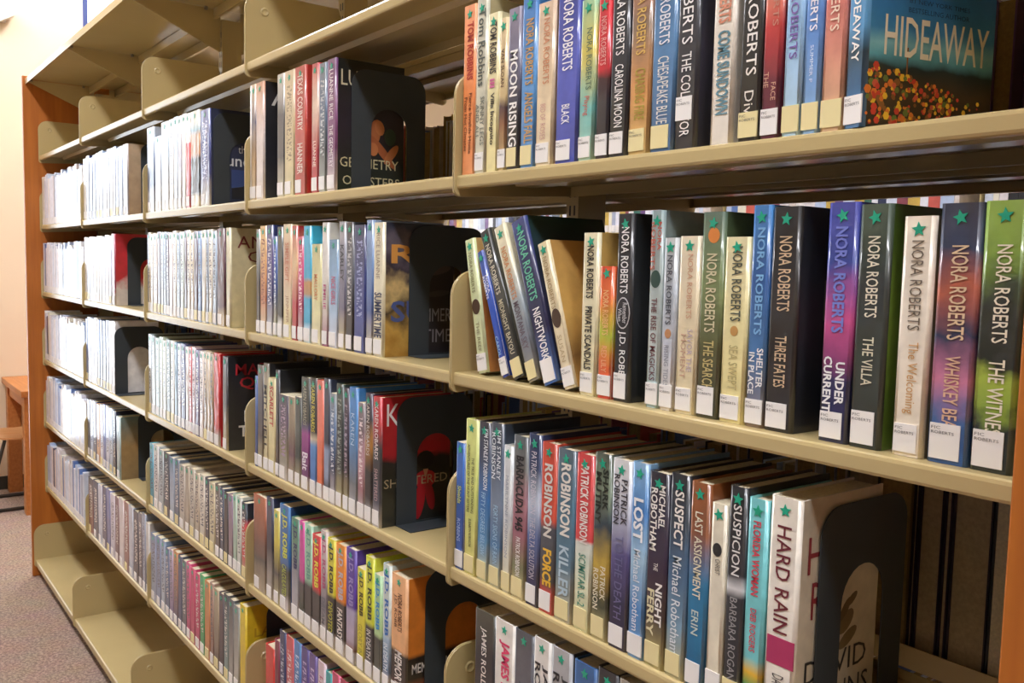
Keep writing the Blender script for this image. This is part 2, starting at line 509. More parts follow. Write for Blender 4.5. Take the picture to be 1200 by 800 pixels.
EPS = .0007
def lettering(name, items, parent):
    """items: (string, mapper(u,v)->xyz, hex, bold)"""
    v, f, mi, mats, idx = [], [], [], [], {}
    for s, mp, hx, bold in items:
        vs, fs = text_geo(s, bold)
        n = len(v)
        v += [mp(a, b) for a, b in vs]
        if hx not in idx: idx[hx] = len(mats); mats.append(ink(hx))
        for q in fs: f.append(tuple(n + i for i in q)); mi.append(idx[hx])
    me = bpy.data.meshes.new(name)
    me.from_pydata(v, [], f); me.polygons.foreach_set('material_index', mi); me.update()
    return link(name, me, mats, parent)

def spine_map(wd, h, t0, t1, c0, c1):
    return lambda u, v: (wd * (c0 + (c1 - c0) * v), -EPS, h * (1 - t0 - (t1 - t0) * u))
def front_map(wd, dp, h, y0, y1, z0, z1):
    return lambda u, v: (wd + EPS, dp * (y0 + (y1 - y0) * u), h * (z0 + (z1 - z0) * v))

COVC, PAGC, STARM, LABM, LTX = {}, {}, None, {}, None
def cover_mesh(wd, dp, h, paper=False):
    key = (round(wd, 4), round(dp, 3), round(h, 3), paper)
    b = .0006 if paper else .0024
    r = min(.0045, wd * .24)
    NS = 6
    out = [(wd, dp)] + [(wd, r)] + arc(wd - r, r, r, 0, -90, NS)[1:] + arc(r, r, r, -90, -180, NS) + [(0, dp)]
    inn = [(b, dp), (b, r + .0002), (r + .0006, b), (wd - r - .0006, b), (wd - b, r + .0002), (wd - b, dp)]
    pts = out + inn
    k = len(pts)
    v = [(x, y, 0) for x, y in pts] + [(x, y, h) for x, y in pts]
    f, mi, sm_ = [], [], []
    for i in range(k):
        j = (i + 1) % k
        f.append((i, i + k, j + k, j))
        mi.append(1 if i == 0 else 2 if i == 2 * NS + 2 else 0)
        sm_.append(1 <= i <= NS or NS + 2 <= i <= 2 * NS + 1)
    f.append(tuple(range(k))); mi.append(0)
    f.append(tuple(reversed(range(k, 2 * k)))); mi.append(0)
    me = bpy.data.meshes.new('cover')
    me.from_pydata(v, [], f)
    me.polygons.foreach_set('material_index', mi)
    me.polygons.foreach_set('use_smooth', sm_ + [False, False])
    bm = bmesh.new(); bm.from_mesh(me); bmesh.ops.recalc_face_normals(bm, faces=bm.faces); bm.to_mesh(me); bm.free()
    return me

sm = MB()
pts = []
for i in range(10):
    a = PI / 2 + i * PI / 5; rr = 1 if i % 2 == 0 else .45
    pts.append((rr * math.cos(a), rr * math.sin(a)))
sm.prism(pts, 'y', -.08, .02)
STARM = sm.mesh('star_sticker')

def colname(hx):
    import colorsys
    c = [int(hx[i:i + 2], 16) / 255 for i in (0, 2, 4)]
    h, l, s = colorsys.rgb_to_hls(*c)
    mx = max(c); sat = (mx - min(c)) / max(mx, 1e-3)
    if mx < .22: return 'black'
    if sat < .13: return 'white' if l > .8 else 'pale grey' if l > .62 else 'grey' if l > .38 else 'charcoal'
    h *= 360
    if mx < .36: return 'dark ' + ('red' if h < 20 or h > 330 else 'brown' if h < 60 else 'green' if h < 165 else 'blue' if h < 255 else 'purple')
    if h < 14 or h >= 345: return 'red' if sat > .55 else 'dusty pink'
    if h < 42: return 'cream' if (sat < .33 and l > .7) else 'orange' if (sat > .6 and mx > .75) else 'tan' if l > .5 else 'brown'
    if h < 68: return 'cream' if (sat < .35 and l > .7) else 'yellow' if mx > .75 else 'olive'
    if h < 165: return 'pale green' if l > .7 else 'green'
    if h < 195: return 'pale teal' if l > .75 else 'teal'
    if h < 255: return 'pale blue' if l > .72 else 'blue' if mx > .5 else 'navy'
    if h < 300: return 'lavender' if l > .7 else 'purple'
    return 'pink' if l > .6 else 'magenta'

ORD = ['first', 'second', 'third', 'fourth', 'fifth', 'sixth', 'seventh', 'eighth', 'ninth', 'tenth', 'eleventh', 'twelfth', 'thirteenth', 'fourteenth',
       'fifteenth', 'sixteenth', 'seventeenth', 'eighteenth', 'nineteenth', 'twentieth', 'twenty-first', 'twenty-second', 'twenty-third', 'twenty-fourth', 'twenty-fifth', 'twenty-sixth', 'twenty-seventh', 'twenty-eighth']
ROWL = {2: 'top book row', 3: 'second book row', 4: 'third book row', 5: 'fourth book row', 6: 'fifth book row'}

def book(x0, wd, h, dp, ys, z, spine, front=None, texts=(), lab='w', star=True, paper=False, noise=.05, printed='', name='', lean=0.0, yaw=0.0,
         bay=5, lev=2, n=0, fics=None, fronttexts=(), gloss=.8, scale=9.0, patch=()):
    root = empty('book', (x0, ys, z))
    if lean:
        # standing on its lower left edge, tipped towards the left
        root.rotation_euler = (0, lean, 0)
        root.location = (x0, ys, z + .0005)
    if yaw: root.rotation_euler = (0, 0, yaw)
    sp = cover_mat(spine, noise, gloss, printed, scale)
    fr = cover_mat(front, noise, gloss, '', scale) if front else sp
    me = cover_mesh(wd, dp, h, paper)
    link('cover', me, [sp, fr, fr], root)
    ins = 0 if paper else .003
    b = .0007 if paper else .0025
    MB().box(b, wd - b, b + .001, dp - ins - (.0005 if paper else 0), ins + (.0004 if paper else 0), h - ins - (.0004 if paper else 0)).build('page_block', M['pages'], root)
    items = [(t[0], spine_map(wd, h, *t[1:5]), t[5], t[6] if len(t) > 6 else .012) for t in texts]
    for t in fronttexts:
        items.append((t[0], front_map(wd, dp, h, *t[1:5]), t[5], t[6] if len(t) > 6 else .012))
    for it in items: lettering('lettering', [it], root)
    for pi_, (t0, t1, c0, c1, hx, rd) in enumerate(patch):
        k = 18 if rd else 4
        mb = MB(); cx, cz, rx, rz = wd * (c0 + c1) / 2, h * (1 - (t0 + t1) / 2), wd * (c1 - c0) / 2, h * (t1 - t0) / 2
        q = [(cx + rx * math.cos(2 * PI * i / k), cz + rz * math.sin(2 * PI * i / k)) for i in range(k)] if rd else [(cx - rx, cz - rz), (cx + rx, cz - rz), (cx + rx, cz + rz), (cx - rx, cz + rz)]
        mb.prism(q, 'y', -.0004 - .00015 * pi_, .0008)
        mb.build('printed_emblem', ink(hx), root)
    if lab:
        lh = .034 if lab.isupper() else .028
        z0 = .004
        ll = lab.lower()
        if len(lab) > 1: z0 = float(lab[1:]) * h
        full = wd < .03
        a, c = (wd * .06, wd * .94) if full else (wd * .08, min(wd * .8, wd * .08 + .03))
        mb = MB().box(a, c, -.0009, .0006, z0, z0 + lh)
        lo = mb.build('call_label', M['label_y'] if ll[0] == 'y' else M['label'], root)
        if fics:
            s = min((c - a) * .82, .022)
            def mk(line): return lambda u, v: (a + .0015 + s * (u if line else u * .4), -.0012, z0 + lh - (.010 if line else .0055) + .0028 * v)
            t = lettering('call_number', [('FIC', mk(0), '6A6664', 0), (fics, mk(1), '6A6664', 0)], lo)
    if star:
        s = min(.0075, wd * .36)
        so = link('star_sticker', STARM, M['star'], root, (wd * .5, -.0003, h * .945), (0, rnd.uniform(-.3, .3), 0))
        so.scale = (s, .008, s)
    hx = spine.split()
    base = colname(name if len(name) == 6 and not name.isalpha() else hx[len(hx) // 2].split('@')[0]) if not (name and name.isalpha() or ' ' in name) else name
    tx = ''
    if texts:
        tc = colname(texts[0][5]); tx = ' with %s lettering' % tc
    tag(root, '%s book%s, %s from left, %s, %s' % (base, tx if len(base.split()) < 3 else '', ORD[n], ROWL[lev], BAYW[bay]), 'book', 'books in the %s of the %s' % (ROWL[lev], BAYW[bay]))
    return root

LASTX = {}
def row(bay, lev, books, ys=.006, zref=0.0, fics=None):
    """books: dict(x=(x0,x1) pixel columns at the spine foot, t=top pixel row or None, ...)"""
    z = ZT[lev]
    prev = JX[bay - 1] + .006
    for n, bk in enumerate(books):
        bk = dict(bk)
        a, b = bk.pop('x'); t = bk.pop('t', None); lx = bk.pop('lx', None)
        h = bk.pop('h', .24); paper = bk.pop('p', False); y = bk.pop('ys', ys)
        X0 = max(Xat(a, y, z + zref), prev + .0003); X1 = Xat(b, y, z + zref)
        wd = max(X1 - X0, .008)
        lean = 0
        if t is not None:
            h = Zat(t, X0, y) - z
            if lx is not None:
                Xt = Xat(lx, y, z + h)
                lean = math.atan2(Xt - X0, h)
                h = math.hypot(Xt - X0, h)
                wd *= math.cos(lean)
        h = min(max(h, .15), .275)
        dp = bk.pop('d', .108 if h < .19 else .135 if h < .216 else .158)
        if h < .19: paper = True
        book(X0, wd, h, dp, y, z + .0004, bay=bay, lev=lev, n=n, paper=paper, lean=lean, fics=bk.pop('fic', fics), **bk)
        prev = X0 + wd / math.cos(lean) if lean else X0 + wd
    LASTX[(bay, lev)] = prev
    return prev

# ---------------- nearest bay, top book row
D = dict
N = 'NORA ROBERTS'
W_, BK = 'F2F0EC', '1C1A1C'
row(5, 2, [
 D(x=(539, 555), t=9, spine='EE9A66 F08F52 F2A070', texts=[('TOM ROBBINS', .1, .44, .34, .82, 'B8301C', .03), ('Fierce Invalids Home', .52, .88, .55, .78, '6A2A14'), ('From Hot Climates', .54, .86, .2, .42, '6A2A14')], lab='', p=True),
 D(x=(555, 568), t=1, spine='D8D4BC C9C8B4', front='C9BE94', texts=[('Tom Robbins', .06, .5, .25, .85, '4C5650'), ('SKINNY LEGS', .56, .84, .5, .85, '7A8074'), ('AND ALL', .6, .8, .12, .4, '7A8074')], fic='ROBBINS'),
 D(x=(568, 582), t=18, spine='EADFA0 E6DDB2', texts=[('TOM ROBBINS', .06, .38, .25, .8, '2C2A26', .02), ('Villa Incognito', .5, .83, .3, .7, '2C2A26', .02), ('iii', .41, .47, .3, .7, 'D06898', .04)], lab=''),
 D(x=(582, 591.5), t=23, spine='C9B27C@0 8A5A3C@.3 4A3036@.42 D9C08C@.5 DCC69A@1', texts=[('VAN SLOAN', .2, .45, .3, .7, '5A3A26')], fic='ROBBINS', name='tan'),
 D(x=(592, 607), t=12, spine='2A2A30 2A2C34 6C6A80 8A8496', texts=[('MOON RISING', .26, .86, .22, .82, 'F4F2EE', .02)], lab='y', name='charcoal'),
 D(x=(608, 625.5), t=-3, spine='4A86C4 5C9AD4 3E78B8', texts=[(N, .14, .52, .3, .82, 'C9A05C', .015), ('ANGELS FALL', .56, .86, .3, .85, 'C9A05C', .015)], lab='y', name='bright blue'),
 D(x=(626, 646), t=6, spine='E8D8B4 E2CCA8 D8BCA0', front='B08868', texts=[(N, .1, .5, .4, .75, 'D08860', 0), ('BED OF', .62, .72, .3, .6, 'C89890', 0), ('ROSES', .74, .84, .3, .6, 'C89890', 0)], fic='ROBERTS', name='pale peach'),
 D(x=(649, 675), t=-14, spine='3848A8 5A64C0 2E3C94', texts=[(N, .06, .48, .28, .74, 'F0F0F6', .01), ('BLACK', .67, .78, .3, .66, 'F0F0F6', .01)], fic='ROBERTS', name='royal blue'),
 D(x=(676, 694), t=2, spine='A8C8B0 6CBCB8 D8C860 9CC8A0', noise=.2, texts=[(N, .18, .56, .45, .8, '4C6A54', 0), ('Playing', .6, .72, .3, .7, 'D05A50', 0)], fic='ROBERTS', name='teal and yellow'),
 D(x=(696, 711), t=-1, spine='2A2430@0 2C2A36@.35 3C1820@.5 D02834@.56 D82C38@1', texts=[(N, .12, .42, .3, .72, 'E8B0A8', 0)], fic='ROBERTS', name='red and black'),
 D(x=(712, 733), h=.236, spine='202228 2A2E36 1C1E24', texts=[(N, .04, .45, .3, .76, 'F2F0EC', .005), ('CAROLINA MOON', .5, .84, .3, .76, 'F2F0EC', .005)], fic='ROBERTS', name='black'),
 D(x=(734.5, 759), h=.238, spine='C8A868 D89858 8E7864 C8825A', texts=[(N, .05, .48, .3, .74, 'D8B05C', .01), ('CHASING FIRE', .55, .82, .3, .78, 'A89838', .01)], lab='y', fic='ROBERTS', name='coppery tan'),
 D(x=(760, 788), h=.24, spine='3C6490 5A88B4 42709C', texts=[(N, .05, .46, .3, .74, 'E6EAF0', .005), ('CHESAPEAKE BLUE', .52, .86, .28, .74, 'E0E2DC', .003)], lab='y', name='steel blue'),
 D(x=(788.5, 814), h=.242, spine='262830 34363E 22242A', front='24242C 3A3848 24242A', texts=[('ROBERTS', .14, .49, .26, .74, 'F2F0EC', .003), ('THE COLLECTOR', .53, .94, .28, .72, 'F2F0EC', .003)], lab='w.14', fic='ROBERTS', name='black'),
 D(x=(830, 856), h=.24, spine='E8E0D2 E6DCCB', texts=[('NORA ROBERTS', .04, .43, .26, .82, 'D89074', .03), ('COME SUNDOWN', .465, .86, .26, .82, '5E8A98', .03)], lab='', name='white'),
 D(x=(863, 888), h=.24, spine='1E1C1E 2A2A2A 1C1C1E', texts=[(N, .03, .7, .32, .8, 'F2EEE6', .005), ('Divine', .77, .97, .3, .72, 'E8E2D8', 0)], lab='y', fic='ROBERTS', name='black'),
 D(x=(889, 911), h=.24, spine='5A1C38 6C2038 C83C3C E8A080 E8B898', front='8C1A28', texts=[('ROBERTS', .2, .5, .5, .8, 'C88C78', 0), ('THE', .7, .77, .15, .4, 'D8A890', 0), ('FACE', .75, .83, .55, .8, 'D8A890', 0)], fic='ROBERTS', name='red and peach'),
 D(x=(914, 936), h=.238, spine='B8D8EC 96C0E4 A8D0EC', texts=[(N, .15, .66, .3, .72, '7C62A8', .008)], lab='y', name='pale blue'),
 D(x=(937, 958), h=.24, spine='88B4E0 5C8CD0 88B8E4', texts=[(N, .1, .56, .3, .72, 'F4F4F8', .008), ('SUMMER P', .62, .78, .4, .58, 'E0ECF8', 0)], lab='y', name='sky blue'),
 D(x=(959, 986), h=.24, spine='D8B48C D8907C D06C68 C8605C', texts=[(N, .1, .58, .3, .68, 'F0D8C0', .005)], lab='y', name='salmon pink'),
 D(x=(987, 1015), h=.248, d=.175, yaw=-.24, spine='3C7CB4@0 2C4C5C@.3 5CA0D0@.4 3C88C8@1', name='bright blue',
   front='2C2418@0 4A3A24@.16 24302C@.25 5CA0A8@.29 7CB8BC@.34 3A84B0@.4 2A70B0@.6 4C98D0@1', noise=.03,
   texts=[('HIDEAWAY', .41, .74, .3, .68, 'F4F2EA', .01)], fic='ROBERTS',
   fronttexts=[('HIDEAWAY', .13, .95, .29, .45, 'E8DEC0', .006), ('#1 NEW YORK TIMES', .3, .78, .505, .525, '1E3C58', 0), ('BESTSELLING AUTHOR', .3, .78, .47, .49, '1E3C58', 0)]),
], ys=.006)
# meadow flowers printed on the last jacket
hb = [o for o in COL.objects if o.name.startswith('book')][-1]
fl = MB()
fcol = ['E8B830', 'C8402C', 'D8782C', '8A5A2A', '6A7A34', 'C85A3C']
for i in range(280):
    y = rnd.uniform(.004, .12) if i < 220 else rnd.uniform(.1, .165)
    zm = .028 + .034 * (1 - y / .17)
    zz = .004 + zm * rnd.random()
    s = rnd.uniform(.0015, .0048) * (1 - y * 2.5)
    n = len(fl.v); k = 6
    wdh = Xat(1015, .006, ZT[2]) - Xat(987, .006, ZT[2])
    for j in range(k): fl.v.append((wdh + .0004 + .00002 * (i % 9), y + s * math.cos(j * 2 * PI / k), zz + s * math.sin(j * 2 * PI / k)))
    fl.f.append(tuple(n + j for j in range(k))); fl.m.append(rnd.randrange(6))
wdh = Xat(1015, .006, ZT[2]) - Xat(987, .006, ZT[2])
fl.box(wdh, wdh + .0004, .054, .0555, .055, .082, 3)
me = fl.mesh('printed_flowers', False)
for m in range(6): me.materials.append(ink(fcol[m]))
fo = link('printed_flowers', me, None, hb); fo['kind'] = 'stuff'

# ---------------- nearest bay, second book row
OV = lambda c: ('o', .5, .6, .1, .9, c, .12)
row(5, 3, [
 D(x=(560, 572), t=283, lx=544, spine='DCE4B4 D4DEA8', front='B87A3C@0 A8642C@.5 D8B070@.75', texts=[('NORA ROBERTS', .1, .4, .3, .62, '8A8A5C'), ('THE REEF', .62, .84, .35, .65, '9A9A70')], patch=[(.45, .565, .12, .9, '4A3424', 1)], fic='ROBERTS', name='pale green'),
 D(x=(588.5, 597.5), t=298, lx=558.5, spine='2C4CB0 2A58C0 3050A8', texts=[('NORA', .2, .34, .55, .88, 'F0F0F6', .01), ('ROBERTS', .2, .38, .15, .48, 'F0F0F6', .01), ('CAROL', .68, .84, .2, .6, '9CC8E8')], fic='ROBERTS', p=True, name='royal blue'),
 D(x=(602, 616), t=274, lx=562, spine='2E302C 3C3E38 2A2C28', front='6C6A5C', texts=[(N, .1, .44, .3, .72, 'D8D2BC'), ('MIDNIGHT BAYOU', .48, .84, .3, .72, 'C8C2A4')], lab='y', name='black'),
 D(x=(619, 635), t=269, lx=578, spine='8C8878 7C8490 A8B4B8 E0D8B8 E6DEBC', texts=[(N, .14, .48, .28, .7, 'D08C54'), ('MONTANA SKY', .5, .8, .26, .72, '6A5C64')], lab='y', name='cream and grey'),
 D(x=(637, 658), t=262, lx=598, spine='3A6AB4 23264C 282C58 34407C', front='22233C 2C3050 1C3C34', texts=[(N, .08, .5, .28, .76, '6CC4A4', .015), ('NIGHTWORK', .55, .86, .28, .74, 'F2F2F2', .015)], lab='W', name='navy blue'),
 D(x=(661, 676), t=288, lx=629, spine='E8DAB8 E4D6AC', front='C89C54@0 7A5C34@.2 D4AC60@.5 C89C58', texts=[(N, .1, .46, .3, .65, 'A88C5C', 0), ('SUSAN', .64, .82, .3, .65, 'C0AC80', 0)], patch=[(.46, .59, .12, .88, '4A3424', 1)], fic='ROBERTS', p=True, name='cream'),
 D(x=(678, 697), t=273, spine='E8DFB4 E6DEBA', front='C89A40 D8B468', texts=[(N, .08, .4, .3, .72, '26241E', .02), ('PRIVATE SCANDALS', .45, .84, .28, .7, '26241E', .02)], fic='ROBERTS', name='cream'),
 D(x=(698.5, 715), t=312, spine='D83C28 E86830 B8C840 E87030 E05028', noise=.12, texts=[(N, .18, .52, .3, .7, 'F0C080', .01), ('RED LILY', .6, .8, .3, .66, 'F0B080', .01)], fic='ROBERTS', name='red and orange'),
 D(x=(717, 736), t=251, spine='1C1C1E 26262A 1C1C20', front='1E2024 34363A 1E2022', texts=[(N, .07, .42, .3, .76, 'ECECE8', .01), ('Remember', .47, .58, .5, .78, 'D8D8D8', 0), ('When', .5, .57, .22, .45, 'D8D8D8', 0), ('J.D. ROBB', .62, .86, .26, .74, 'ECECE8', .01)], lab='W', fic='ROBERTS', name='black', patch=[(.44, .61, .1, .92, 'C8C8C8', 1), (.447, .603, .14, .88, '222226', 1)]),
 D(x=(755, 770), t=247, spine='A8C4C8 C4D0CC A0ACA8 90A4A4', front='8CA09C A8B8B4 7C8C8C', texts=[('NORA', .06, .2, .58, .9, 'C05A44', .01), ('ROBERTS', .06, .3, .1, .45, 'C05A44', .01), ('THE RISE OF MAGICKS', .44, .86, .3, .72, '6C3A3C', .01)], fic='ROBERTS', name='grey-teal', patch=[(.3, .39, .15, .9, '2C4840', 1)]),
 D(x=(771, 787), t=279, spine='E8DFD0 C8CCD4 B0B8C0 C4C8C8', texts=[(N, .1, .5, .32, .7, '4C5058', .01), ('RISING TIDES', .62, .86, .32, .64, '8C9098', 0)], fic='ROBERTS', name='pale grey', patch=[(.525, .58, .3, .75, 'C08A5C', 1)]),
 D(x=(789, 813), t=277, spine='E6D8AC E4D4B0 E8DCC0', texts=[(N, .1, .46, .45, .7, 'D0A080', .0), ('SAVOR THE', .52, .76, .55, .8, 'B8A8B8', 0), ('MOMENT', .55, .8, .25, .5, 'C8A088', 0)], fic='ROBERTS', p=True, name='pale cream'),
 D(x=(814, 840), t=249, spine='3C3C24 5A5A38 7C8C5C 5C7060', front='4A5A3C', texts=[(N, .2, .58, .28, .74, 'D8CFA8', .01), ('THE SEARCH', .62, .86, .28, .74, 'C8B878', .01)], lab='W', fic='ROBERTS', name='olive green', patch=[(.075, .15, .3, .8, 'D8843C', 1)]),
 D(x=(841, 870), t=278, spine='EBDD98 EADFA4 E8DEB0', texts=[(N, .05, .45, .34, .74, '4C5448', .01), ('SEA SWEPT', .58, .82, .35, .7, 'B8AC78', 0)], fic='ROBERTS', name='pale yellow', patch=[(.475, .53, .36, .66, 'C09050', 1)]),
 D(x=(871, 893), t=241, spine='86705C 4C7CB0 2C5C9C 4480BC', texts=[(N, .1, .58, .34, .74, '7CB4E0', .02), ('SHELTER', .64, .82, .56, .9, 'F2F2F2', .02), ('IN PLACE', .66, .85, .16, .46, 'F2F2F2', .02)], fic='ROBERTS', name='blue'),
 D(x=(894, 927), t=243, spine='1C1A18 2C2824 1E1C1C', front='26262A 34363A 22242A', texts=[(N, .13, .46, .3, .74, 'D8BC98', .008), ('THREE FATES', .57, .8, .3, .7, 'D8BC98', .008)], lab='w', fic='ROBERTS', name='black', fronttexts=[('R', .3, .6, .5, .68, '6C6658', .0), ('T', .4, .6, .12, .3, '6C5848', .0)]),
 D(x=(957, 992), t=238, spine='1E2448 2C2C5C C8508C 3C4C9C 4448A0', noise=.1, texts=[(N, .1, .54, .3, .7, '7480D0', .025), ('UNDER', .66, .84, .52, .82, 'F2F2F2', .03), ('CURRENTS', .64, .9, .12, .4, 'F2F2F2', .03)], lab='w', fic='ROBERTS', name='purple and pink'),
 D(x=(993, 1030), t=240, spine='26302C 3C443C 2A302C 4C5C4C', front='5C7C2C 7C9C3C 4A6A2C', texts=[(N, .13, .46, .32, .7, 'E6E0C8', .008), ('THE VILLA', .54, .74, .32, .66, 'E0DCC0', .008)], lab='W', fic='ROBERTS', name='dark green'),
 D(x=(1043, 1080), t=254, spine='F0E4CC F2E8D6 F0E6D2', texts=[(N, .1, .47, .32, .7, '6C6050', .0), ('The Welcoming', .52, .82, .3, .7, 'D0A060', .0)], lab='w', fic='ROBERTS', front='8C7C5C', name='white'),
 D(x=(1084, 1133), t=239, spine='2C5C9C 4068A0 D080A0 2C3858 B86048 384460 3A3C48', noise=.12, texts=[(N, .16, .52, .34, .74, 'E0C4A0', .01), ('WHISKEY BEACH', .58, .92, .34, .7, 'E0B898', .01)], lab='W', fic='ROBERTS', name='navy and orange'),
 D(x=(1134, 1184), t=236, spine='28302C@0 1E2624@.16 8CA83C@.22 A8C048@.36 262C24@.42 2A3026@.6 3A4A2C@.66 86A848@.8 90B050@1', noise=.14, texts=[(N, .16, .52, .36, .72, 'F0E8D0', .008), ('THE WITNESS', .58, .88, .34, .72, 'F0E8D0', .008)], lab='W', fic='ROBERTS', name='green and black'),
], ys=.018)

# ---------------- nearest bay, third book row
row(5, 4, [
 D(x=(531, 542), t=517, spine='3C64B8 2C5CB0 3470C0', texts=[('Shields', .34, .48, .3, .7, 'C8D860', .01), ('ROBBINS', .6, .78, .3, .65, 'B8D0F0', 0)], lab='w', p=True, name='blue'),
 D(x=(542.5, 557), t=490, spine='E0D880 D4DC7C D8E088', texts=[('THE TRUE AND OUTSTANDING', .24, .6, .55, .75, '4C5430'), ('ADVENTURES OF THE HUNT SISTERS', .16, .6, .22, .42, '4C5430'), ('ELISABETH ROBINSON', .64, .82, .4, .6, '4C5430')], lab='y', name='yellow-green'),
 D(x=(557.5, 571), t=493, spine='D0D0A0 5C98C4 3C78B8 3C4C64 302C34', texts=[('KIM STANLEY ROBINSON', .04, .42, .5, .85, 'E4ECF2', .01), ('FIFTY DEGREES BELOW', .44, .84, .35, .7, 'A8D0E8', .0)], lab='y', name='blue'),
 D(x=(571.5, 586), t=494, spine='C8C8A0 4C7CA8 7C8CA0 4C5C70 3C4450', texts=[('KIM STANLEY', .04, .34, .55, .85, 'E4ECF2', .01), ('ROBINSON', .06, .34, .15, .45, 'E4ECF2', .01), ('FORTY SIGNS OF RAIN', .5, .86, .35, .7, 'A8D0E8', .0)], lab='y', name='grey-blue'),
 D(x=(586.5, 597), t=521, spine='E0D8B0 DCE0E0 D8DCDC', texts=[('MARILYNNE ROBINSON', .2, .76, .35, .65, '9CA4B0', 0)], lab='y', name='white'),
 D(x=(597.5, 614), t=509, spine='D8CC98 7C7C58 9C6470 A87880 70706C 5C6468', texts=[('BARRACUDA 945', .12, .58, .25, .8, '1E1C20', .03), ('PATRICK ROBINSON', .62, .86, .35, .65, 'F0ECE6', .01)], lab='y', name='grey and pink'),
 D(x=(614.5, 629.5), t=507, spine='38304C 3C3C5C 586CA0 C8D4E4 2C3C60 26345C', texts=[('PATRICK ROBINSON', .1, .46, .3, .7, 'D8D4E0', 0), ('THE DELTA SOLUTION', .48, .84, .3, .7, 'C8C4D0', 0)], name='dark blue'),
 D(x=(630, 647.5), t=517, spine='D0483C@0 C84434@.12 4C4C50@.2 50545C@.5 D05038@.55 C84834@1', texts=[('ROBINSON', .12, .55, .26, .8, 'D8D4CC', .03), ('FORCE', .62, .84, .26, .84, 'E8B838', .04)], name='orange-red'),
 D(x=(648, 669), t=524, spine='C8C0A0 5C8094 4C7488 5C6C78', texts=[('ROBINSON', .08, .5, .26, .8, 'E6E2D8', .03), ('KILLER', .56, .86, .26, .78, 'B8D0DC', .02)], lab='y', name='steel blue'),
 D(x=(670, 690), t=530, spine='E0DCA4@0 DCE4D0@.4 DCE0D4@.5 D84C4C@.52 D44444@1', noise=.01, texts=[('PATRICK ROBINSON', .06, .5, .3, .76, 'F0E4DC', .02), ('SCIMITAR SL-2', .56, .86, .3, .7, '3C8C74', .005)], lab='y', name='red and white'),
 D(x=(690.5, 710), t=529, spine='C8BC88 3C4430 C8A840 2C3C44 7C8C74 4C5448', noise=.1, texts=[('SHARK', .08, .3, .55, .88, '20281C', .03), ('MUTINY', .1, .38, .15, .48, '20281C', .03), ('PATRICK', .6, .78, .55, .85, 'E6E0C4', .015), ('ROBINSON', .62, .84, .15, .45, 'E6E0C4', .015)], lab='y', name='dark green'),
 D(x=(711, 733), t=536, spine='342C44 2C2C4C 5C5488 C8CCD8 DCDCDC', texts=[('PATRICK', .1, .34, .52, .84, '2A2A34', .01), ('ROBINSON', .08, .34, .14, .44, '2A2A34', .01), ('TO THE DEATH', .4, .84, .3, .7, '6C6C94', .005)], name='white and purple'),
 D(x=(733.5, 752), t=540, spine='7CA8D4 4C88C4 A8CCE4 3C78B8 8CB8DC', texts=[('LOST', .18, .4, .2, .8, 'F2F4F6', .03), ('Michael Robotham', .44, .86, .3, .7, 'E4ECF4', .005)], name='light blue'),
 D(x=(753, 776), t=551, spine='C8BC80 4C3C34 38283C 30283C 2C2832', texts=[('MICHAEL', .06, .28, .55, .86, 'F2EEE6', .02), ('ROBOTHAM', .08, .4, .16, .48, 'F2EEE6', .02), ('THE', .46, .5, .4, .6, 'F2EEE6', 0), ('NIGHT', .56, .78, .52, .86, 'F2EEE6', .03), ('FERRY', .6, .84, .14, .48, 'E0D8B0', .03)], lab='y', name='black'),
 D(x=(777, 799.5), t=553, spine='C8C090 7CA0B8 4C6C8C 34404C 26282C', texts=[('SUSPECT', .08, .36, .3, .76, 'F2EEE6', .02), ('Michael Robotham', .4, .88, .3, .74, 'E4ECF0', .005)], lab='y', name='black and blue'),
 D(x=(800.5, 823), t=563, spine='1C5C84 2474A0 2C7CA8 8C5434 94562C', texts=[('LAST ASSIGNMENT', .14, .56, .3, .7, 'E8E2C8', .01), ('ERIN', .62, .74, .3, .65, 'C8D8D0', .01)], name='teal and brown'),
 D(x=(824.5, 843), t=588, spine='E8DFC4 E6DEC8 E4DCC4', texts=[('CHRIST', .28, .36, .4, .7, '4C4C48', 0)], p=True, name='cream', patch=[(.2, .27, .2, .75, '2C2C2C', 1)]),
 D(x=(844, 865), t=568, spine='D0C488@0 2C2C30@.14 34343A@.5 D8D8D8@.54 2A2A2E@.6 26282A@1', noise=.02, texts=[('SUSPICION', .08, .4, .3, .74, 'E6E4DE', .008), ('BARBARA ROGAN', .5, .88, .3, .7, '9C9C9C', .005)], lab='y', name='black'),
 D(x=(866, 889), t=582, spine='3C8C4C@0 4CA45C@.14 E8B830@.2 74C8CC@.27 7CCCD0@1', noise=.02, texts=[('FLORIDA WOMAN', .1, .44, .32, .7, 'D83C50', .02), ('DEB ROGERS', .5, .7, .35, .65, 'D83C50', .01)], name='turquoise'),
 D(x=(891, 926), t=579, spine='EDE6D6 EFE8DA ECE4D4', front='C8BCA4 D4C8B0 CCC0A8', texts=[('HARD RAIN', .12, .58, .28, .74, '6C2430', .005), ('DAVID ROLLINS', .76, .98, .32, .7, '4C4640', 0)], lab='', name='white', patch=[(.6, .72, .1, .98, 'B03460', 0)],
   fronttexts=[('HARD', .1, .9, .68, .84, '8C3034', 0), ('R', .16, .3, .48, .64, '8C3034', 0), ('DAVID', .12, .88, .2, .3, '2C2A28', 0), ('ROLLINS', .08, .92, .06, .16, '2C2A28', 0)]),
], ys=.006)
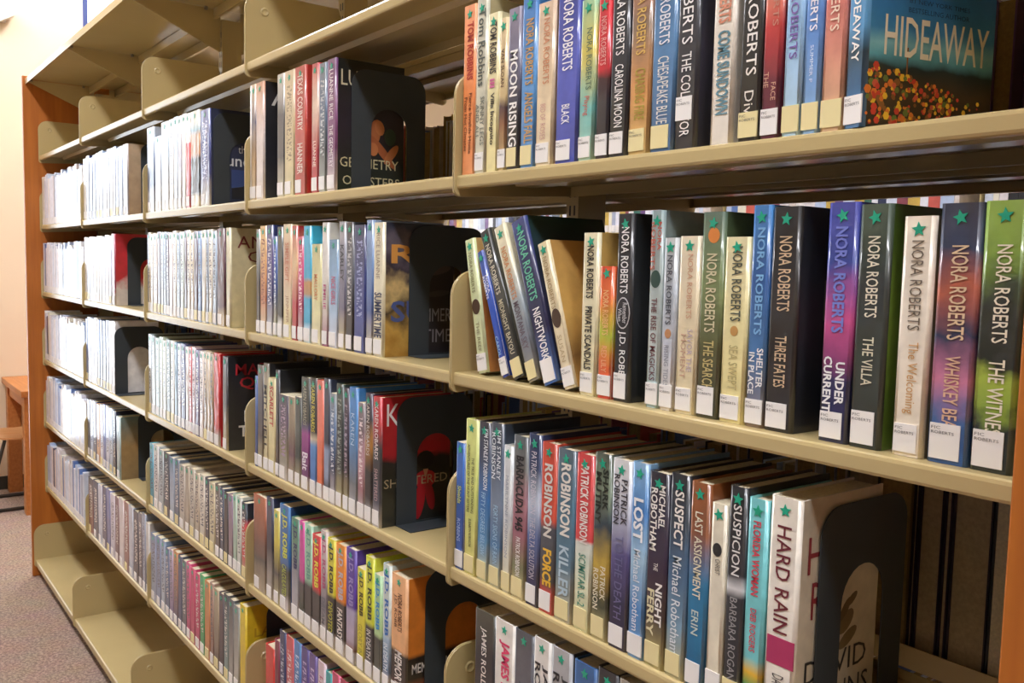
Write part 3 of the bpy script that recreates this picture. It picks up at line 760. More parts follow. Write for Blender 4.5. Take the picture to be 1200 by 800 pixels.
# ---------------- nearest bay, fourth book row
row(5, 5, [
 D(x=(556, 579), t=711, spine='D03C3C B82C34 2C2A2C 26262A 4C4C40', front='8A8448', texts=[('JAMES ROLLINS', .1, .56, .3, .62, 'F2EEE6', .01), ('S', .6, .75, .2, .8, 'E8A030', .01)], star=False, name='black and red'),
 D(x=(579, 602), t=722, spine='ECE6DC EEE8DE', texts=[('JAMES ROLLINS', .12, .7, .26, .78, 'E03C6C', .03)], name='white'),
 D(x=(602, 624), t=735, spine='5C5C64 6C6C74 54565C', texts=[('JAMES ROLLINS', .3, .8, .3, .7, '3C3C44', .01)], name='grey'),
 D(x=(624, 644), t=744, spine='E4E0D8 E6E2DA', texts=[('JAMES', .14, .5, .55, .88, '2A2A2E', .02), ('ROLLINS', .14, .55, .12, .45, '2A2A2E', .02)], name='white'),
 D(x=(645, 668), t=755, spine='6C6C74 9CA0A4 B4B4B4', front='5C5A5C', texts=[('JAMES', .14, .5, .55, .88, '2A2A2E', .02), ('ROLLINS', .14, .55, .12, .45, '2A2A2E', .02)], name='pale grey'),
 D(x=(671, 697), t=771, spine='2C5C94 3C6CA4 34649C', front='2C4C74', texts=[('JAMES', .14, .5, .3, .78, 'F0F0F0', .02)], name='blue'),
 D(x=(698, 722), t=776, spine='26262A 303034', name='black'),
 D(x=(723, 748), t=786, spine='8C8478 A49C8C', name='tan'),
 D(x=(750, 778), t=797, spine='3C3C44 2C2C30', name='charcoal'),
], ys=.006, zref=.19)

# ---------------- second nearest bay
row(4, 2, [
 D(x=(287, 293), t=101, spine='E8E0D0 E6E2DC', name='white'),
 D(x=(293, 299.5), t=92, spine='E0CCA8 C8A880 4C4C60 D8BC98', noise=.1, name='beige'),
 D(x=(300, 309), t=86, spine='E8DED4 D8CCC8 C8906C', front='24242A 26262A', name='white and orange', fronttexts=[('A', .12, .45, .8, .96, 'D8D4CC', 0), ('A', .4, .6, .05, .2, 'D8D4CC', 0)]),
 D(x=(324.5, 333), t=87, spine='D8D0B0 34363C 3C3E44 D0CCC0', name='charcoal'),
 D(x=(333, 344.5), t=83, spine='D8CC98 C8B488 D0BC98', printed='8C7A5C', name='cream'),
 D(x=(345, 358), t=78, spine='B84034 C0443A B43C30', front='B03028', texts=[('TEXAS COUNTRY', .06, .5, .28, .74, 'F0DCD0', .01), ('HANNER', .6, .84, .28, .74, 'F0DCD0', .01)], name='red'),
 D(x=(364.5, 372.5), t=76, spine='C83C44 B83440 E0C8B0 B83038', noise=.06, texts=[('LUANNE', .6, .8, .3, .7, 'F0D8C8', .01)], name='crimson'),
 D(x=(373, 381.5), t=75.5, spine='A8B0A8 4C5458 5C7088 6C7A84', printed='B8C0C4', name='grey-blue'),
 D(x=(382.5, 393), t=71, spine='D8D0CC 7C4878 84507C 6C3C6C', front='1E2A1C 2A2430 141A14', texts=[('LUANNE RICE', .08, .46, .3, .72, 'E6DCE0', .008), ('THE GEOMETRY', .5, .82, .3, .72, 'E6DCE0', .008)], name='purple',
   fronttexts=[('LUANNE', .07, .92, .8, .92, 'D8D0B0', 0), ('GEOMETRY', .06, .92, .185, .26, 'C8C098', 0), ('OF SISTERS', .1, .94, .05, .12, 'C8C098', 0)]),
])
row(4, 3, [
 D(x=(300, 304.5), t=269, spine='6C6C68 34363A A8ACA8', name='charcoal'),
 D(x=(304.5, 312), t=265, spine='E0D4B0 B8683C D8A060 E0B878', printed='8C4C2C', name='orange and cream'),
 D(x=(312, 319.5), t=264, spine='D0D0D0 3C4478 4C4484 3C4878', printed='C8C8D8', name='purple-navy'),
 D(x=(320, 324), t=277, spine='C8C890 3C5CA0 4C70B4', printed='C8D4E4', name='blue'),
 D(x=(324.5, 331), t=266, spine='D8D8D0@.15 26302C@.2 2A3830 202824', name='black'),
 D(x=(331.5, 341.5), t=263, spine='E4D890 E6D8B0 D8A888 E4D4AC', texts=[('SIMPLE GIFT', .16, .5, .28, .7, 'C87858', .01), ('JENNIFER', .62, .86, .3, .68, 'B08868', 0)], name='cream'),
 D(x=(341.5, 348), t=265, spine='B82C38 C03440 E0C090 B82834', noise=.08, name='red'),
 D(x=(348.5, 355), t=277, spine='D8D0CC A83060 D84880 C03058', printed='F0C8D0', name='pink'),
 D(x=(355, 364), t=265, spine='D8ECF0@.1 2CA8D0@.18 30ACD4@.38 B89060@.42 C08C50@.52 2CA8D0@.56 3CB4D8@1', noise=.02, name='cyan'),
 D(x=(364.5, 376), t=286, spine='E8E0B4 E0DCA0 C8C490', texts=[('MALLORY', .3, .56, .3, .65, 'D88850', .005)], p=True, name='pale yellow', front='B8B468'),
 D(x=(376.5, 384), t=261, spine='A04C7C D8D4C4 E0DCD4 D8D8D0', texts=[('EMILIE', .5, .7, .3, .7, 'B84878', .015)], name='white'),
 D(x=(384.5, 395.5), t=281, spine='D8D8E0 A8C4DC 8CB0D0 6C98B8', texts=[('NICE GIRLS', .34, .6, .3, .75, 'C85C7C', .01)], p=True, name='pale blue'),
 D(x=(396, 404), t=260, spine='D8CC98 6C6880 8C8C9C A8A8AC', texts=[('KARLEY', .18, .46, .3, .78, '34343C', .015)], name='grey'),
 D(x=(404.5, 413), t=261, spine='26262A 2C2C30 60646C 2A2A2E', printed='B8B8B8', name='black'),
 D(x=(414, 427), t=264, spine='3C4C90 34448C 2C3870 2A305C', front='26262C', printed='8C98C8', name='navy'),
 D(x=(428, 436), t=258, spine='D8CCA0 3C5C9C 6C8CB8 8CA4C8', name='blue'),
 D(x=(436.5, 448.5), t=261, spine='E8E0BC E6DEC0', texts=[('RICE LUANNE', .08, .42, .3, .66, '9C8C74', .0), ('SUMMERTIME', .52, .86, .15, .85, '2C3858', .02)], front='A87C30 C8A050 4C4030 D8BC80 3C3440 6C6470 2C3448', noise=.25, name='cream',
   fronttexts=[('RI', .1, .55, .7, .84, 'E0A050', .02), ('SU', .1, .6, .26, .42, '4C5C94', .02), ('MMER', .56, .96, .26, .36, '8C8C94', 0), ('TIME', .56, .96, .1, .2, '8C8C94', 0)]),
])
row(4, 4, [
 D(x=(298.5, 301.5), t=440, spine='3C5C98 4468A8', name='blue'),
 D(x=(301.5, 308), t=427, spine='C8BC90 34343C 3C3C48 5C5448', name='charcoal'),
 D(x=(308.5, 314), t=425, spine='D8CC98 DCD0A4 60584C', texts=[('MITCHELL', .2, .8, .2, .8, '2A2826', .02)], name='cream', front='26262A'),
 D(x=(314, 322.5), t=442, spine='E0D498 E4D8A4', texts=[('SCARLETT', .08, .5, .25, .75, 'B83028', .02)], name='cream'),
 D(x=(322.5, 326.5), t=433, spine='6C5C50 2A2C30 34383C', front='202226', name='black'),
 D(x=(326.5, 337), t=461, spine='C8C4BC 8C8468 4C3C58 3C3448', printed='A890A8', p=True, name='dark purple'),
 D(x=(337.5, 345), t=464, spine='C8BC94 6C4C58 8C7C64 A09074', p=True, name='tan'),
 D(x=(345, 352), t=464, spine='C8BC94 34403C 3C4844 2C3430', p=True, name='dark green'),
 D(x=(352.5, 362), t=441, spine='C8B8A0@.08 6C2C6C@.14 9C3C8C@.5 4C3C68@.56 2C3430@.62 303830@1', noise=.02, texts=[('KAREN ROBARDS', .06, .42, .3, .7, 'A8A890', .005), ('Bait', .66, .82, .2, .85, 'F0E8F0', .02)], name='purple and black'),
 D(x=(362.5, 370.5), t=442, spine='D8D8D8@.08 3C74B8@.14 5C94D0@.42 D8C8A8@.48 26282A@.54 2C2C28@1', noise=.02, texts=[('KAREN ROBARDS', .06, .46, .26, .76, 'D8CC50', .015)], name='black and blue'),
 D(x=(370.5, 378), t=445, spine='D8D0CC@.08 F07848@.14 F08468@.5 E87868@1', name='salmon orange'),
 D(x=(378.5, 385.5), t=443, spine='D8D0CC@.08 2C2C34@.12 8C9CB8@.2 98A8C4@.42 2C3448@.48 343C50@1', noise=.02, name='navy'),
 D(x=(385.5, 392.5), t=460, spine='D8D0CC 2C3C5C 5C7CA8 8C9498', printed='D0D8E0', p=True, name='grey-blue'),
 D(x=(393, 401), t=449, spine='D0C48C 3C4444 2C3434 344840', printed='8C9890', name='dark green'),
 D(x=(401.5, 407.5), t=454, spine='D0C48C 34303C 443848 3C3040', printed='9C8C9C', name='dark purple'),
 D(x=(408, 417.5), t=453, spine='C8C8C8 6C7478 5C88B4 4C8CC8 4888C8', texts=[('KAREN', .2, .45, .3, .7, 'B8D4EC', 0)], name='bright blue'),
 D(x=(418, 426), t=471, spine='D0CCC8 A07078 D0A0A8 6C5860 8C8084', printed='E8D8D8', p=True, name='dusty pink'),
 D(x=(426.5, 434.5), t=460, spine='D0CCC8 2C2A30 2A2A2E B07830 2A2830 3C3048', noise=.05, texts=[('KAREN ROBARDS', .06, .48, .3, .7, 'D8D0C8', .005)], name='black'),
 D(x=(435.5, 445), t=464, spine='D0CCC8 4C5060 3C3C40 383838 C02C34 C83038', noise=.05, front='2A2C28@0 26261F@.4 2A2624@.5 A82028@.55 B8282E@1', texts=[('KAREN ROBARDS', .06, .48, .3, .72, 'F0E0DC', .01), ('SHATTERED', .55, .8, .3, .7, 'C8A8A8', 0)], name='red and black',
   fronttexts=[('KAREN', .08, 1.0, .78, .95, 'E8E4E0', 0), ('SHATTERED', .05, .96, .3, .37, 'A89878', 0)]),
])
JD = 'J.D. ROBB'
row(4, 5, [
 D(x=(297, 311), t=577, spine='B8A88C 4C4844 8C5038 B8643C', front='A8502C', noise=.1, name='brown and orange'),
 D(x=(312, 319), t=581, spine='C8C0B0 2C3040 343C5C', name='navy'),
 D(x=(320.5, 327), t=596, spine='D0C890 3C3C40 D8C850 DCD068', p=True, name='yellow'),
 D(x=(327.5, 338.5), t=589, spine='C8C0BC@.08 6C6C5C@.16 3C4434@.4 2C68A8@.46 3478B8@1', front='244C84', texts=[(JD, .08, .5, .22, .82, 'D8E050', .03), ('CALCULATED', .56, .86, .3, .72, 'B8C850', .01)], name='blue'),
 D(x=(341, 349.5), t=605, spine='D0CCC8 A8A8B0 8C9098 6C9880 5C9078', texts=[(JD, .06, .5, .2, .82, '34406C', .03)], name='green-grey'),
 D(x=(350, 356), t=609.5, spine='D0CCA8@.1 3C4838@.14 4C4C50@.4 D04C98@.46 D850A0@1', noise=.02, name='magenta pink'),
 D(x=(356, 365), t=612.5, spine='D0CCC8@.1 303234@.15 3C3C40@.42 A8D8B8@.48 B0DCC0@1', noise=.02, texts=[(JD, .06, .52, .2, .82, '74A898', .03)], name='pale green'),
 D(x=(365, 374.5), t=624.5, spine='D0CCC8@.1 303234@.15 34383C@.42 D83038@.48 E0343C@1', noise=.02, texts=[(JD, .06, .52, .2, .82, 'F0E050', .03)], name='red'),
 D(x=(375, 382.5), t=620, spine='D0CCC8 7C7880 C8B8B8 D8C8C4', texts=[(JD, .06, .52, .2, .82, 'B85C80', .03), ('DREAM', .6, .84, .25, .75, '6C6C74', .01)], name='pale grey'),
 D(x=(382.5, 391.5), t=629, spine='D0CCC8@.1 26282C@.15 2C2C30@.46 E0D83C@.5 E0D840@1', noise=.02, texts=[(JD, .06, .5, .2, .82, '2A2C34', .03), ('DEVOTED', .58, .86, .25, .78, 'B8B840', .02)], name='yellow and black'),
 D(x=(392.5, 403.5), t=635, spine='D0CCC8@.1 26282C@.15 2C2C30@.46 F08C2C@.5 F09430@1', noise=.02, front='E08428', texts=[(JD, .06, .5, .2, .82, 'C8C0C8', .03), ('FANTASY', .58, .86, .25, .78, 'E8E4DC', .02)], name='orange and black'),
 D(x=(404.5, 415.5), t=640, spine='C8C4C4@.1 8C5C40@.12 B8A8B8@.2 B0A8C4@.46 58389C@.5 5C40A4@1', noise=.02, texts=[(JD, .06, .5, .2, .82, '9C8CC8', .03)], name='purple'),
 D(x=(417.5, 426.5), t=663.5, spine='D0CCA8@.1 E8DC40@.15 E4D840@1', noise=.02, texts=[(JD, .06, .46, .2, .82, '4C4820', .03), ('GLORY IN', .54, .84, .25, .75, 'B0A438', .01)], p=True, name='bright yellow'),
 D(x=(427, 436.5), t=650, spine='D0CCC8@.1 3C3C40@.15 343438@.42 D8E03C@.46 DCE040@1', noise=.02, texts=[(JD, .06, .52, .2, .82, '343C30', .03), ('IN DEATH', .6, .84, .25, .75, 'D8D8D0', .015)], name='lime yellow'),
 D(x=(437, 445.5), t=671, spine='D0CCA8@.1 4C5448@.15 3C4440@.42 B8DC98@.46 B0DCB0@1', noise=.02, texts=[(JD, .06, .5, .2, .82, '3C94D0', .03)], p=True, name='pale green'),
 D(x=(447, 456), t=659, spine='D0CCC8@.1 6C88A8@.16 A8C4D8@.42 D8E0D8@.46 D8E4DC@1', noise=.02, texts=[(JD, .06, .56, .2, .82, '3C78C0', .03), ('IN DEATH', .62, .84, .25, .75, 'E8F0F4', .015)], name='pale blue and white'),
 D(x=(457, 475), t=669.5, spine='7C4430@0 2C2420@.2 26241F@.38 F0B47C@.42 F2B884@1', noise=.02, front='5C2C1C@0 6C3820@.16 241C18@.2 241C18@.36 D07828@.4 E08430@1', texts=[(N, .14, .44, .45, .72, '5C3420', .01), ('J.D. ROBB', .16, .42, .2, .4, '5C3420', .005), ('MEMORY', .6, .88, .3, .75, 'F0E8E0', .02)], name='peach orange',
   fronttexts=[('MEMORY IN DEATH', .08, .98, .24, .32, 'D8D0C8', .01)]),
])
row(4, 6, [
 D(x=(311, 321), t=753, spine='D83028 D0342C', star=False, name='red'),
 D(x=(321.5, 327), t=748, spine='702838 7C2C40', star=False, name='maroon'),
 D(x=(327.5, 334), t=737, spine='B8C8D8 2C3C64 343C60', printed='B8C0D0', star=False, name='navy'),
 D(x=(335, 343.5), t=743, spine='A84048 C86C70 C84C50', printed='F0E0E0', star=False, name='red and white'),
 D(x=(344, 352), t=748, spine='3468A8 3C78B4 4C84BC', printed='D0E0F0', star=False, name='blue'),
 D(x=(352.5, 361), t=755, spine='4C3C74 58448C 4C4080', printed='C0B0D8', star=False, name='purple'),
 D(x=(361.5, 370), t=760, spine='58488C 6C5498 5C4888', printed='D0C0E0', star=False, name='violet'),
 D(x=(372, 380.5), t=768, spine='D8C8CC E0D4D8 D8C0C8', printed='B86080', star=False, name='pale pink'),
 D(x=(381, 388), t=785, spine='3CA8A8 38A0A0', star=False, name='teal'),
 D(x=(388.5, 397), t=777, spine='C04868 C84C70', printed='F0D0D8', star=False, name='raspberry pink'),
 D(x=(397.5, 406), t=780, spine='A83858 B83C5C', printed='F0D0D8', star=False, name='crimson'),
 D(x=(407, 416), t=786, spine='3C3C54 444460', star=False, name='dark slate'),
 D(x=(417, 427), t=793, spine='B8A878 C8B888', star=False, name='tan'),
], zref=.19)

# ---------------- middle bay: many thin spines
def many(bay, lev, x0, x1, cols, yt0, yt1, jit=4.0, pr=True, tail=(), tailtop=0):
    n = len(cols)
    ws = [rnd.uniform(.8, 1.25) for _ in range(n)]
    tot = sum(ws)
    bs, x = [], x0
    for i, c in enumerate(cols):
        wpx = (x1 - x0) * ws[i] / tot
        f = (x + wpx / 2 - x0) / (x1 - x0)
        hexes = c.split()
        dark = sum(int(hexes[len(hexes) // 2][k:k + 2], 16) for k in (0, 2, 4)) < 380
        bs.append(D(x=(x, x + wpx * .97), t=yt0 + (yt1 - yt0) * f + rnd.uniform(-.3, 1) * jit, spine=c, printed=(('D8D4CC' if dark else '5C5A60') if pr and rnd.random() < .75 else ''),
                    lab='y' if rnd.random() < .35 else 'w', star=bay >= 3))
        x += wpx
    return bs + list(tail)
P3 = ['A8B4C4 7C8CA4', 'E0DCD4 E4E0DA', 'C8D4E0 B8CCDC', '3C4C68 34405C', 'E6E0D0 D8D0BC', 'D8DCE4 C8D0E0', 'B8C4B4 C8D0C4', '9CACBC 8494A8', 'E0D4D0 D8C8C4', '4C5468 3C4450', 'D8D8A8 E0DCB8', 'C8B4A8 D0C0B4', '6C8CB8 5C80B0', '8C98A0 A0A8AC', 'E4E4E8 DCDCE4', '5C4C58 6C5C68', 'B8C8D8 A8BCD0', 'D8C8B0 E0D4BC']
def pick(n, seed, pool=P3):
    r = random.Random(seed)
    return [r.choice(pool) for _ in range(n)]
row(3, 2, [
 D(x=(173, 181), t=151, spine='D8D8D8 4C5C7C 8C9CB8 C8D0DC', noise=.1, name='slate blue'),
 D(x=(182, 189), t=161, spine='E0DCC8 A8B4C8 D0D8DC', noise=.1, name='white'),
 D(x=(189.5, 198), t=144.5, spine='E0DCC8 A8A8A4 B8CCDC C8D8E4', noise=.1, name='pale blue'),
 D(x=(198.5, 204), t=141, spine='E4E0D0 D8D8E0', printed='8C8C98', name='white'),
 D(x=(204, 208.5), t=138, spine='D8E0E4 B8CCE0', name='pale blue'),
 D(x=(208.5, 213), t=137, spine='E4E0D8 B8B4C0 E4E0DC', name='white'),
 D(x=(213.5, 218), t=134.5, spine='E6DCC8 E8DED0', name='cream'),
 D(x=(218, 223), t=134, spine='D02828@.1 D82C2C@.68 E8E0D8@.7', noise=.01, name='red and white'),
 D(x=(223.5, 234), t=132, spine='E0D4B0@.1 2C3038@.15 34383C@.5 C8946C@.55 C8A078@.75 7CA0A8@.8 E0DCC0@.9', noise=.03, name='cream and charcoal'),
 D(x=(235, 246), t=130.5, spine='D8D4C0 4C5088 3C4888 4C5490', front='2C3450', printed='C0C4E0', name='indigo blue', fronttexts=[('the', .5, .7, .56, .64, 'D0D4D8', 0), ('under', .3, .98, .42, .54, 'D0D4D8', .01)]),
])
row(3, 3, many(3, 3, 170, 254, pick(21, 3), 273, 269, 2.5, tail=[
 D(x=(254.5, 263), t=268, spine='C8B088@.1 54303C@.2 5C3440@1', front='3C2028', name='maroon'),
 D(x=(265, 270), t=267, spine='E0D8B4 DCD4B0', front='D0C498 D4C8A0', name='cream', fronttexts=[('AMY', .12, .8, .8, .92, '7C2C2C', 0), ('CO', .3, .8, .66, .77, '7C2C2C', 0)]),
]))
row(3, 4, many(3, 4, 173, 250, ['D8E0E4 C8D8E0', 'C8D0C4 34403C', '8CA8A0 A8BCB4', 'D8E0D0 C8D4C4', 'B8C0B0 C8CCBC', '2C3C34 34483C', 'D8D8CC E0DCD0', '3C6C8C 447494', 'C8C8D4 D8D8E0', '34386C 3C4070', 'E4DCD4 E0D8D0', 'C04C50 C85458', 'D0B8C0 D8C4C8', '4C3C6C 54447C', 'E0D0C8 E4D8D0', 'B8A890 C8B8A0', 'D8C4A8 E0D0B8', '9C8468 A89070'], 390, 413, 3, tail=[
 D(x=(250.5, 257), t=413, spine='C8C0B8@.1 C8282C@.2 D02C2C@1', front='C02828', name='bright red'),
 D(x=(261, 266), t=417, spine='D0C4A0 4C4C50 3C3C40', front='26262A', name='black', fronttexts=[('MARY', .15, .9, .8, .92, 'B82C38', .01), ('QUE', .22, .9, .64, .78, 'B82C38', .01), ('IN', .3, .6, .3, .42, 'E0DCD4', .02), ('THE', .2, .7, .14, .26, 'E0DCD4', .02)]),
]))
row(3, 5, many(3, 5, 174, 288.5, ['4CA8C8 5CB4D0', 'D8D8D4 E0E0DC', 'A8B4B8 B4C0C4', '2C3444 343C4C', 'A8B8C8 8CA0B8', '4C6078 6C7C90', 'B8B0A0 C0B8AC', 'A89C88 B4A894', 'B8B4A4 C4BCAC', 'B0A48C C8BCA8', 'D8D0BC E0D8C8', '34343C 40404C', 'C8C098 D8CCA8', '5C544C 6C645C', '3C485C 445068', '34383C 2A2C30', '8C7C80 947C94', 'A8C4B0 B4CCB8', 'C8D0C4 D4D8CC', 'C8C8B0 C83838@.3 C83838@.7 2C3844@.8'], 514, 587, 4, tail=[]))
row(3, 6, many(3, 6, 177, 280, ['A8B4C8 7C8CA8', '8C9CB4 6C80A0', 'B8C4D0 8CA0B8', '4C6484 5C7494', '8C7CA0 B8A8C0', '3C4C70 C88C54', '4C5C80 3C4868', '6C7078 5C6068', 'C84878 D05080', 'C83C68 D04470', 'C03464 CC3C6C', '3C9C5C 48A868', 'C88048 D08C54', '8C6C60 A88878', '5C4C48 B8A888', '3C343C 4C4048', '8CA8A4 2C3038', 'A8A8A0 4C4C50', 'C8C4B4 7C8480'], 620, 708, 4, tail=[
 D(x=(281, 288), t=706, spine='B83C24@0 E0C030@.15 E0C430@1', front='D0B020 D8B828', noise=.03, name='yellow', fronttexts=[('LADIES', .15, .95, .66, .76, 'B89020', .01)]),
]))
# ---------------- second farthest bay
PB = ['E4E4EC D8DCE8', 'D8E0EC C8D4E8', 'E8E4E0 E8E6E6', 'B8C8E0 A8BCDC', '5C78B0 4C68A4', 'E0D8D8 E8E0E0', '2C3454 34406C', 'D8CCC4 E0D8CC', 'A8B0C4 98A4BC', 'E4DEC8 E8E2D4']
row(2, 2, many(2, 2, 98, 144, pick(12, 21, PB), 186, 170, 3, tail=[D(x=(144.5, 150), t=170, spine='B8B0B4 8C7C78 D0C8C8', front='A88C70 C8B090', noise=.1, star=False, name='taupe')]))
row(2, 3, many(2, 3, 98, 131, pick(9, 22, PB), 278, 275, 2, tail=[D(x=(131.5, 135), t=274, spine='C8B8A8@.1 A83C50@.2 B04458@1', front='D8CCC0@0 D8CCC0@.2 C83038@.4 C82C34@1', noise=.25, star=False, name='rose')]))
row(2, 4, many(2, 4, 100, 135, pick(10, 23, PB), 371, 375, 2, tail=[]))
row(2, 5, many(2, 5, 103, 136, ['34344C 3C4060', 'B8C4DC C8D0E4', '2C3050 343C64', 'D89C6C E0A878', 'D8D8E8 E0E0EC', '4C5CA0 5868AC', 'C8D0E4 D8DCEC', 'B0C4D8 C0D0E0', '2C3448 343C54'], 465, 480, 3, tail=[D(x=(137, 141), t=487, spine='A8C0C0 B8CCC8', front='8C7450 A88858 6C8480', noise=.12, star=False, name='pale teal')]))
row(2, 6, many(2, 6, 104, 171, ['8C4434 2C2C3C', '2C3048 343C58', 'C8D0E0 D8DCE8', '34385C 3C4470', '5C68A0 6C78AC', 'C8C4D4 D4D0DC', '6C4C50 7C5860', 'D8D0D0 E0D8D8', '8C5C54 9C6C64', 'B8C0D0 C4CCD8', '2C2C3C 3C3C4C', '5C5860 6C6870', '8C98AC A0A8B8'], 556, 602, 3, tail=[D(x=(171.5, 175), t=611, spine='C8C4BC D4D0C8', front='B8B0A4 C4BCB0', star=False, name='pale grey')]))

# ------------------------------------------------------------------ bookends
def bookend_mesh(wd, h):
    r = .035
    yc = wd / 2; hw = wd * .245; hz = h * .70
    out = [(0, 0)] + [(wd, 0)] + arc(wd - r, h - r, r, 0, 90, 7) + arc(r, h - r, r, 90, 180, 7)
    hole = [(yc - hw, .004)] + [(yc + hw, .004)] + arc(yc + hw - hw, hz - hw, hw, 0, 180, 12)
    return plate_mesh('upright_plate', [out, hole], .0016, .0003)
BE = bookend_mesh(.175, .25)
def bookend(bay, lev, lab, dx=.003, y=.04, mesh=BE, sc=1.0, bw=.055):
    X = LASTX[(bay, lev)] + dx
    root = empty('bookend', (X, y, ZT[lev] + .0006))
    tag(root, lab, 'bookend', 'charcoal metal bookends')
    o = link('upright_plate', mesh, M['bookend'], root)
    MB().box(-.0008, bw, .0, .175, 0, .0012).build('base_plate', M['bookend'], root)
    root.scale = (1, 1, sc)
    return root
bookend(5, 4, 'charcoal metal bookend with arched cutout against the white last book, nearest bay')
bookend(4, 2, 'charcoal metal bookend on the top book row of the second nearest bay')
bookend(4, 3, 'charcoal metal bookend on the second book row of the second nearest bay', y=.06)
bookend(4, 4, 'charcoal metal bookend against red cover on the third row, second nearest bay')
bookend(4, 5, 'charcoal metal bookend against orange cover on the fourth row, second nearest bay', y=.045)
bookend(3, 2, 'charcoal metal bookend on the top book row of the middle bay', y=.015)
bookend(3, 6, 'black metal bookend behind the yellow book in the middle bay', y=.062, dx=.002, bw=.002)
bookend(2, 2, 'dark metal bookend on the top book row, second farthest bay', y=.05)
bookend(2, 3, 'dark metal bookend beside red and white cover, second farthest bay', y=.05)
bookend(2, 4, 'dark metal bookend with pale arched cutout, third row, second farthest bay', y=.006)
bookend(2, 5, 'dark metal bookend on the fourth book row, second farthest bay', y=.07)

# ------------------------------------------------------------------ printed pictures and a dark patch on front covers
def figure(parent, wd, polys, name):
    mb = MB(); mats = []
    for i, (hx, pl) in enumerate(polys):
        n = len(mb.v)
        mb.v += [(wd + .0004 + i * .00005, y, z) for y, z in pl]
        mb.f.append(tuple(range(n, n + len(pl)))); mb.m.append(i); mats.append(ink(hx))
    return link(name, mb.mesh(name, False), mats, parent)
def ell(cy, cz, ry, rz, a=0, n=14):
    ca, sa = math.cos(a), math.sin(a)
    return [(cy + ry * math.cos(2 * PI * i / n) * ca - rz * math.sin(2 * PI * i / n) * sa, cz + ry * math.cos(2 * PI * i / n) * sa + rz * math.sin(2 * PI * i / n) * ca) for i in range(n)]
def find(bay, lev, last=True):
    g = 'books in the %s of the %s' % (ROWL[lev], BAYW[bay])
    bs = [o for o in COL.objects if o.get('group') == g]
    return bs[-1]
def width_of(b): return max(v.co.x for v in [c for c in b.children if c.name.startswith('cover')][0].data.vertices)
b = find(4, 2); wv = width_of(b)
figure(b, wv, [('A8643C', ell(.085, .118, .016, .036, -.35)), ('B87448', ell(.1, .135, .011, .016, .3)), ('9C5834', ell(.108, .085, .009, .045, .75)), ('B06C40', ell(.128, .082, .026, .009, .9)), ('2C4034', ell(.125, .118, .014, .018)), ('B47044', ell(.085, .09, .012, .014, .2))], 'printed_figure')
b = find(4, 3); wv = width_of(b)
figure(b, wv, [('2A262A', [(.062, .002), (.156, .002), (.156, .2), (.09, .2), (.062, .12)]), ('4A4240', ell(.12, .165, .03, .008, .2)), ('3C3838', ell(.12, .12, .028, .006, .1))], 'printed_storm_sky')  # dark patch with paler ellipses on the cover's rear part
b = find(4, 4); wv = width_of(b)
figure(b, wv, [('B02028', ell(.103, .15, .034, .012)), ('1A1616', ell(.1, .124, .02, .018)), ('B4242C', ell(.1, .085, .026, .018)), ('C89478', [(.095, .105), (.107, .105), (.101, .085)]), ('A81C26', ell(.088, .045, .012, .04, -.15)), ('981C24', ell(.112, .05, .01, .03, .2))], 'printed_figure')
b = find(5, 4); wv = width_of(b)
figure(b, wv, [('7C6848', ell(.095, .11, .018, .01, .7)), ('7C6848', ell(.1, .09, .02, .008, .5)), ('6C5838', ell(.092, .125, .016, .006, .9)), ('6C5838', ell(.105, .135, .012, .005, .6))], 'printed_emblem')
b = find(3, 2); wv = width_of(b)
figure(b, wv, [('34487C', [(.06, .05), (.15, .05), (.15, .1), (.06, .1)]), ('1A1E28', [(.06, .02), (.15, .02), (.15, .055), (.12, .07), (.09, .055), (.06, .05)])], 'printed_night_view')

# ------------------------------------------------------------------ rear-side books seen by their page edges, between the front shelves
def rear_book(x0, wd, h, z, m, lab, y0=.335, col='2A1C30'):
    root = empty('book', (x0, y0, z))
    b = .0025
    MB().box(0, b, 0, .16, 0, h).box(wd - b, wd, 0, .16, 0, h).box(b, wd - b, .157, .16, 0, h).build('cover', ink(col), root)
    MB().box(b, wd - b, .003, .157, .003, h - .003).build('page_block', m, root)
    tag(root, lab, 'book', 'rear-side books showing their page edges')
x = 4.20
for i, (wd, h, m, cc) in enumerate([(.05, .235, 'pages_pale', '4C4434'), (.048, .24, 'pages_old', '7C6A34'), (.008, .236, 'pages_pale', '2A1426'), (.032, .238, 'pages_pale', '2A1830'), (.01, .236, 'pages_pale', '24122A'), (.05, .24, 'pages_pale', '2C2030'), (.04, .238, 'pages', '2C2C30')]):
    rear_book(x, wd, h, ZT[4] + .0004, M[m], '%s rear-side book by its page edges, %s from left, right of nearest bookend' % (['tan', 'olive-tan', 'dark thin', 'pale tan', 'thin purple', 'broad tan', 'cream'][i], ORD[i]), col=cc)
    x += wd + .0015
x = 3.23
for i, (wd, h, m) in enumerate([(.035, .21, 'pages_old'), (.03, .205, 'pages_pale'), (.034, .215, 'pages_old'), (.03, .21, 'pages_pale'), (.04, .235, 'pages_old'), (.035, .225, 'pages_pale'), (.04, .22, 'pages_old'), (.03, .23, 'pages_pale'), (.04, .235, 'pages_old')]):
    rear_book(x, wd, h, ZT[2] + .0004, M[m], 'tan rear-side book by its page edges, %s from left, behind bookend, second nearest bay' % ORD[i], col='2C2620')
    x += wd + .0015

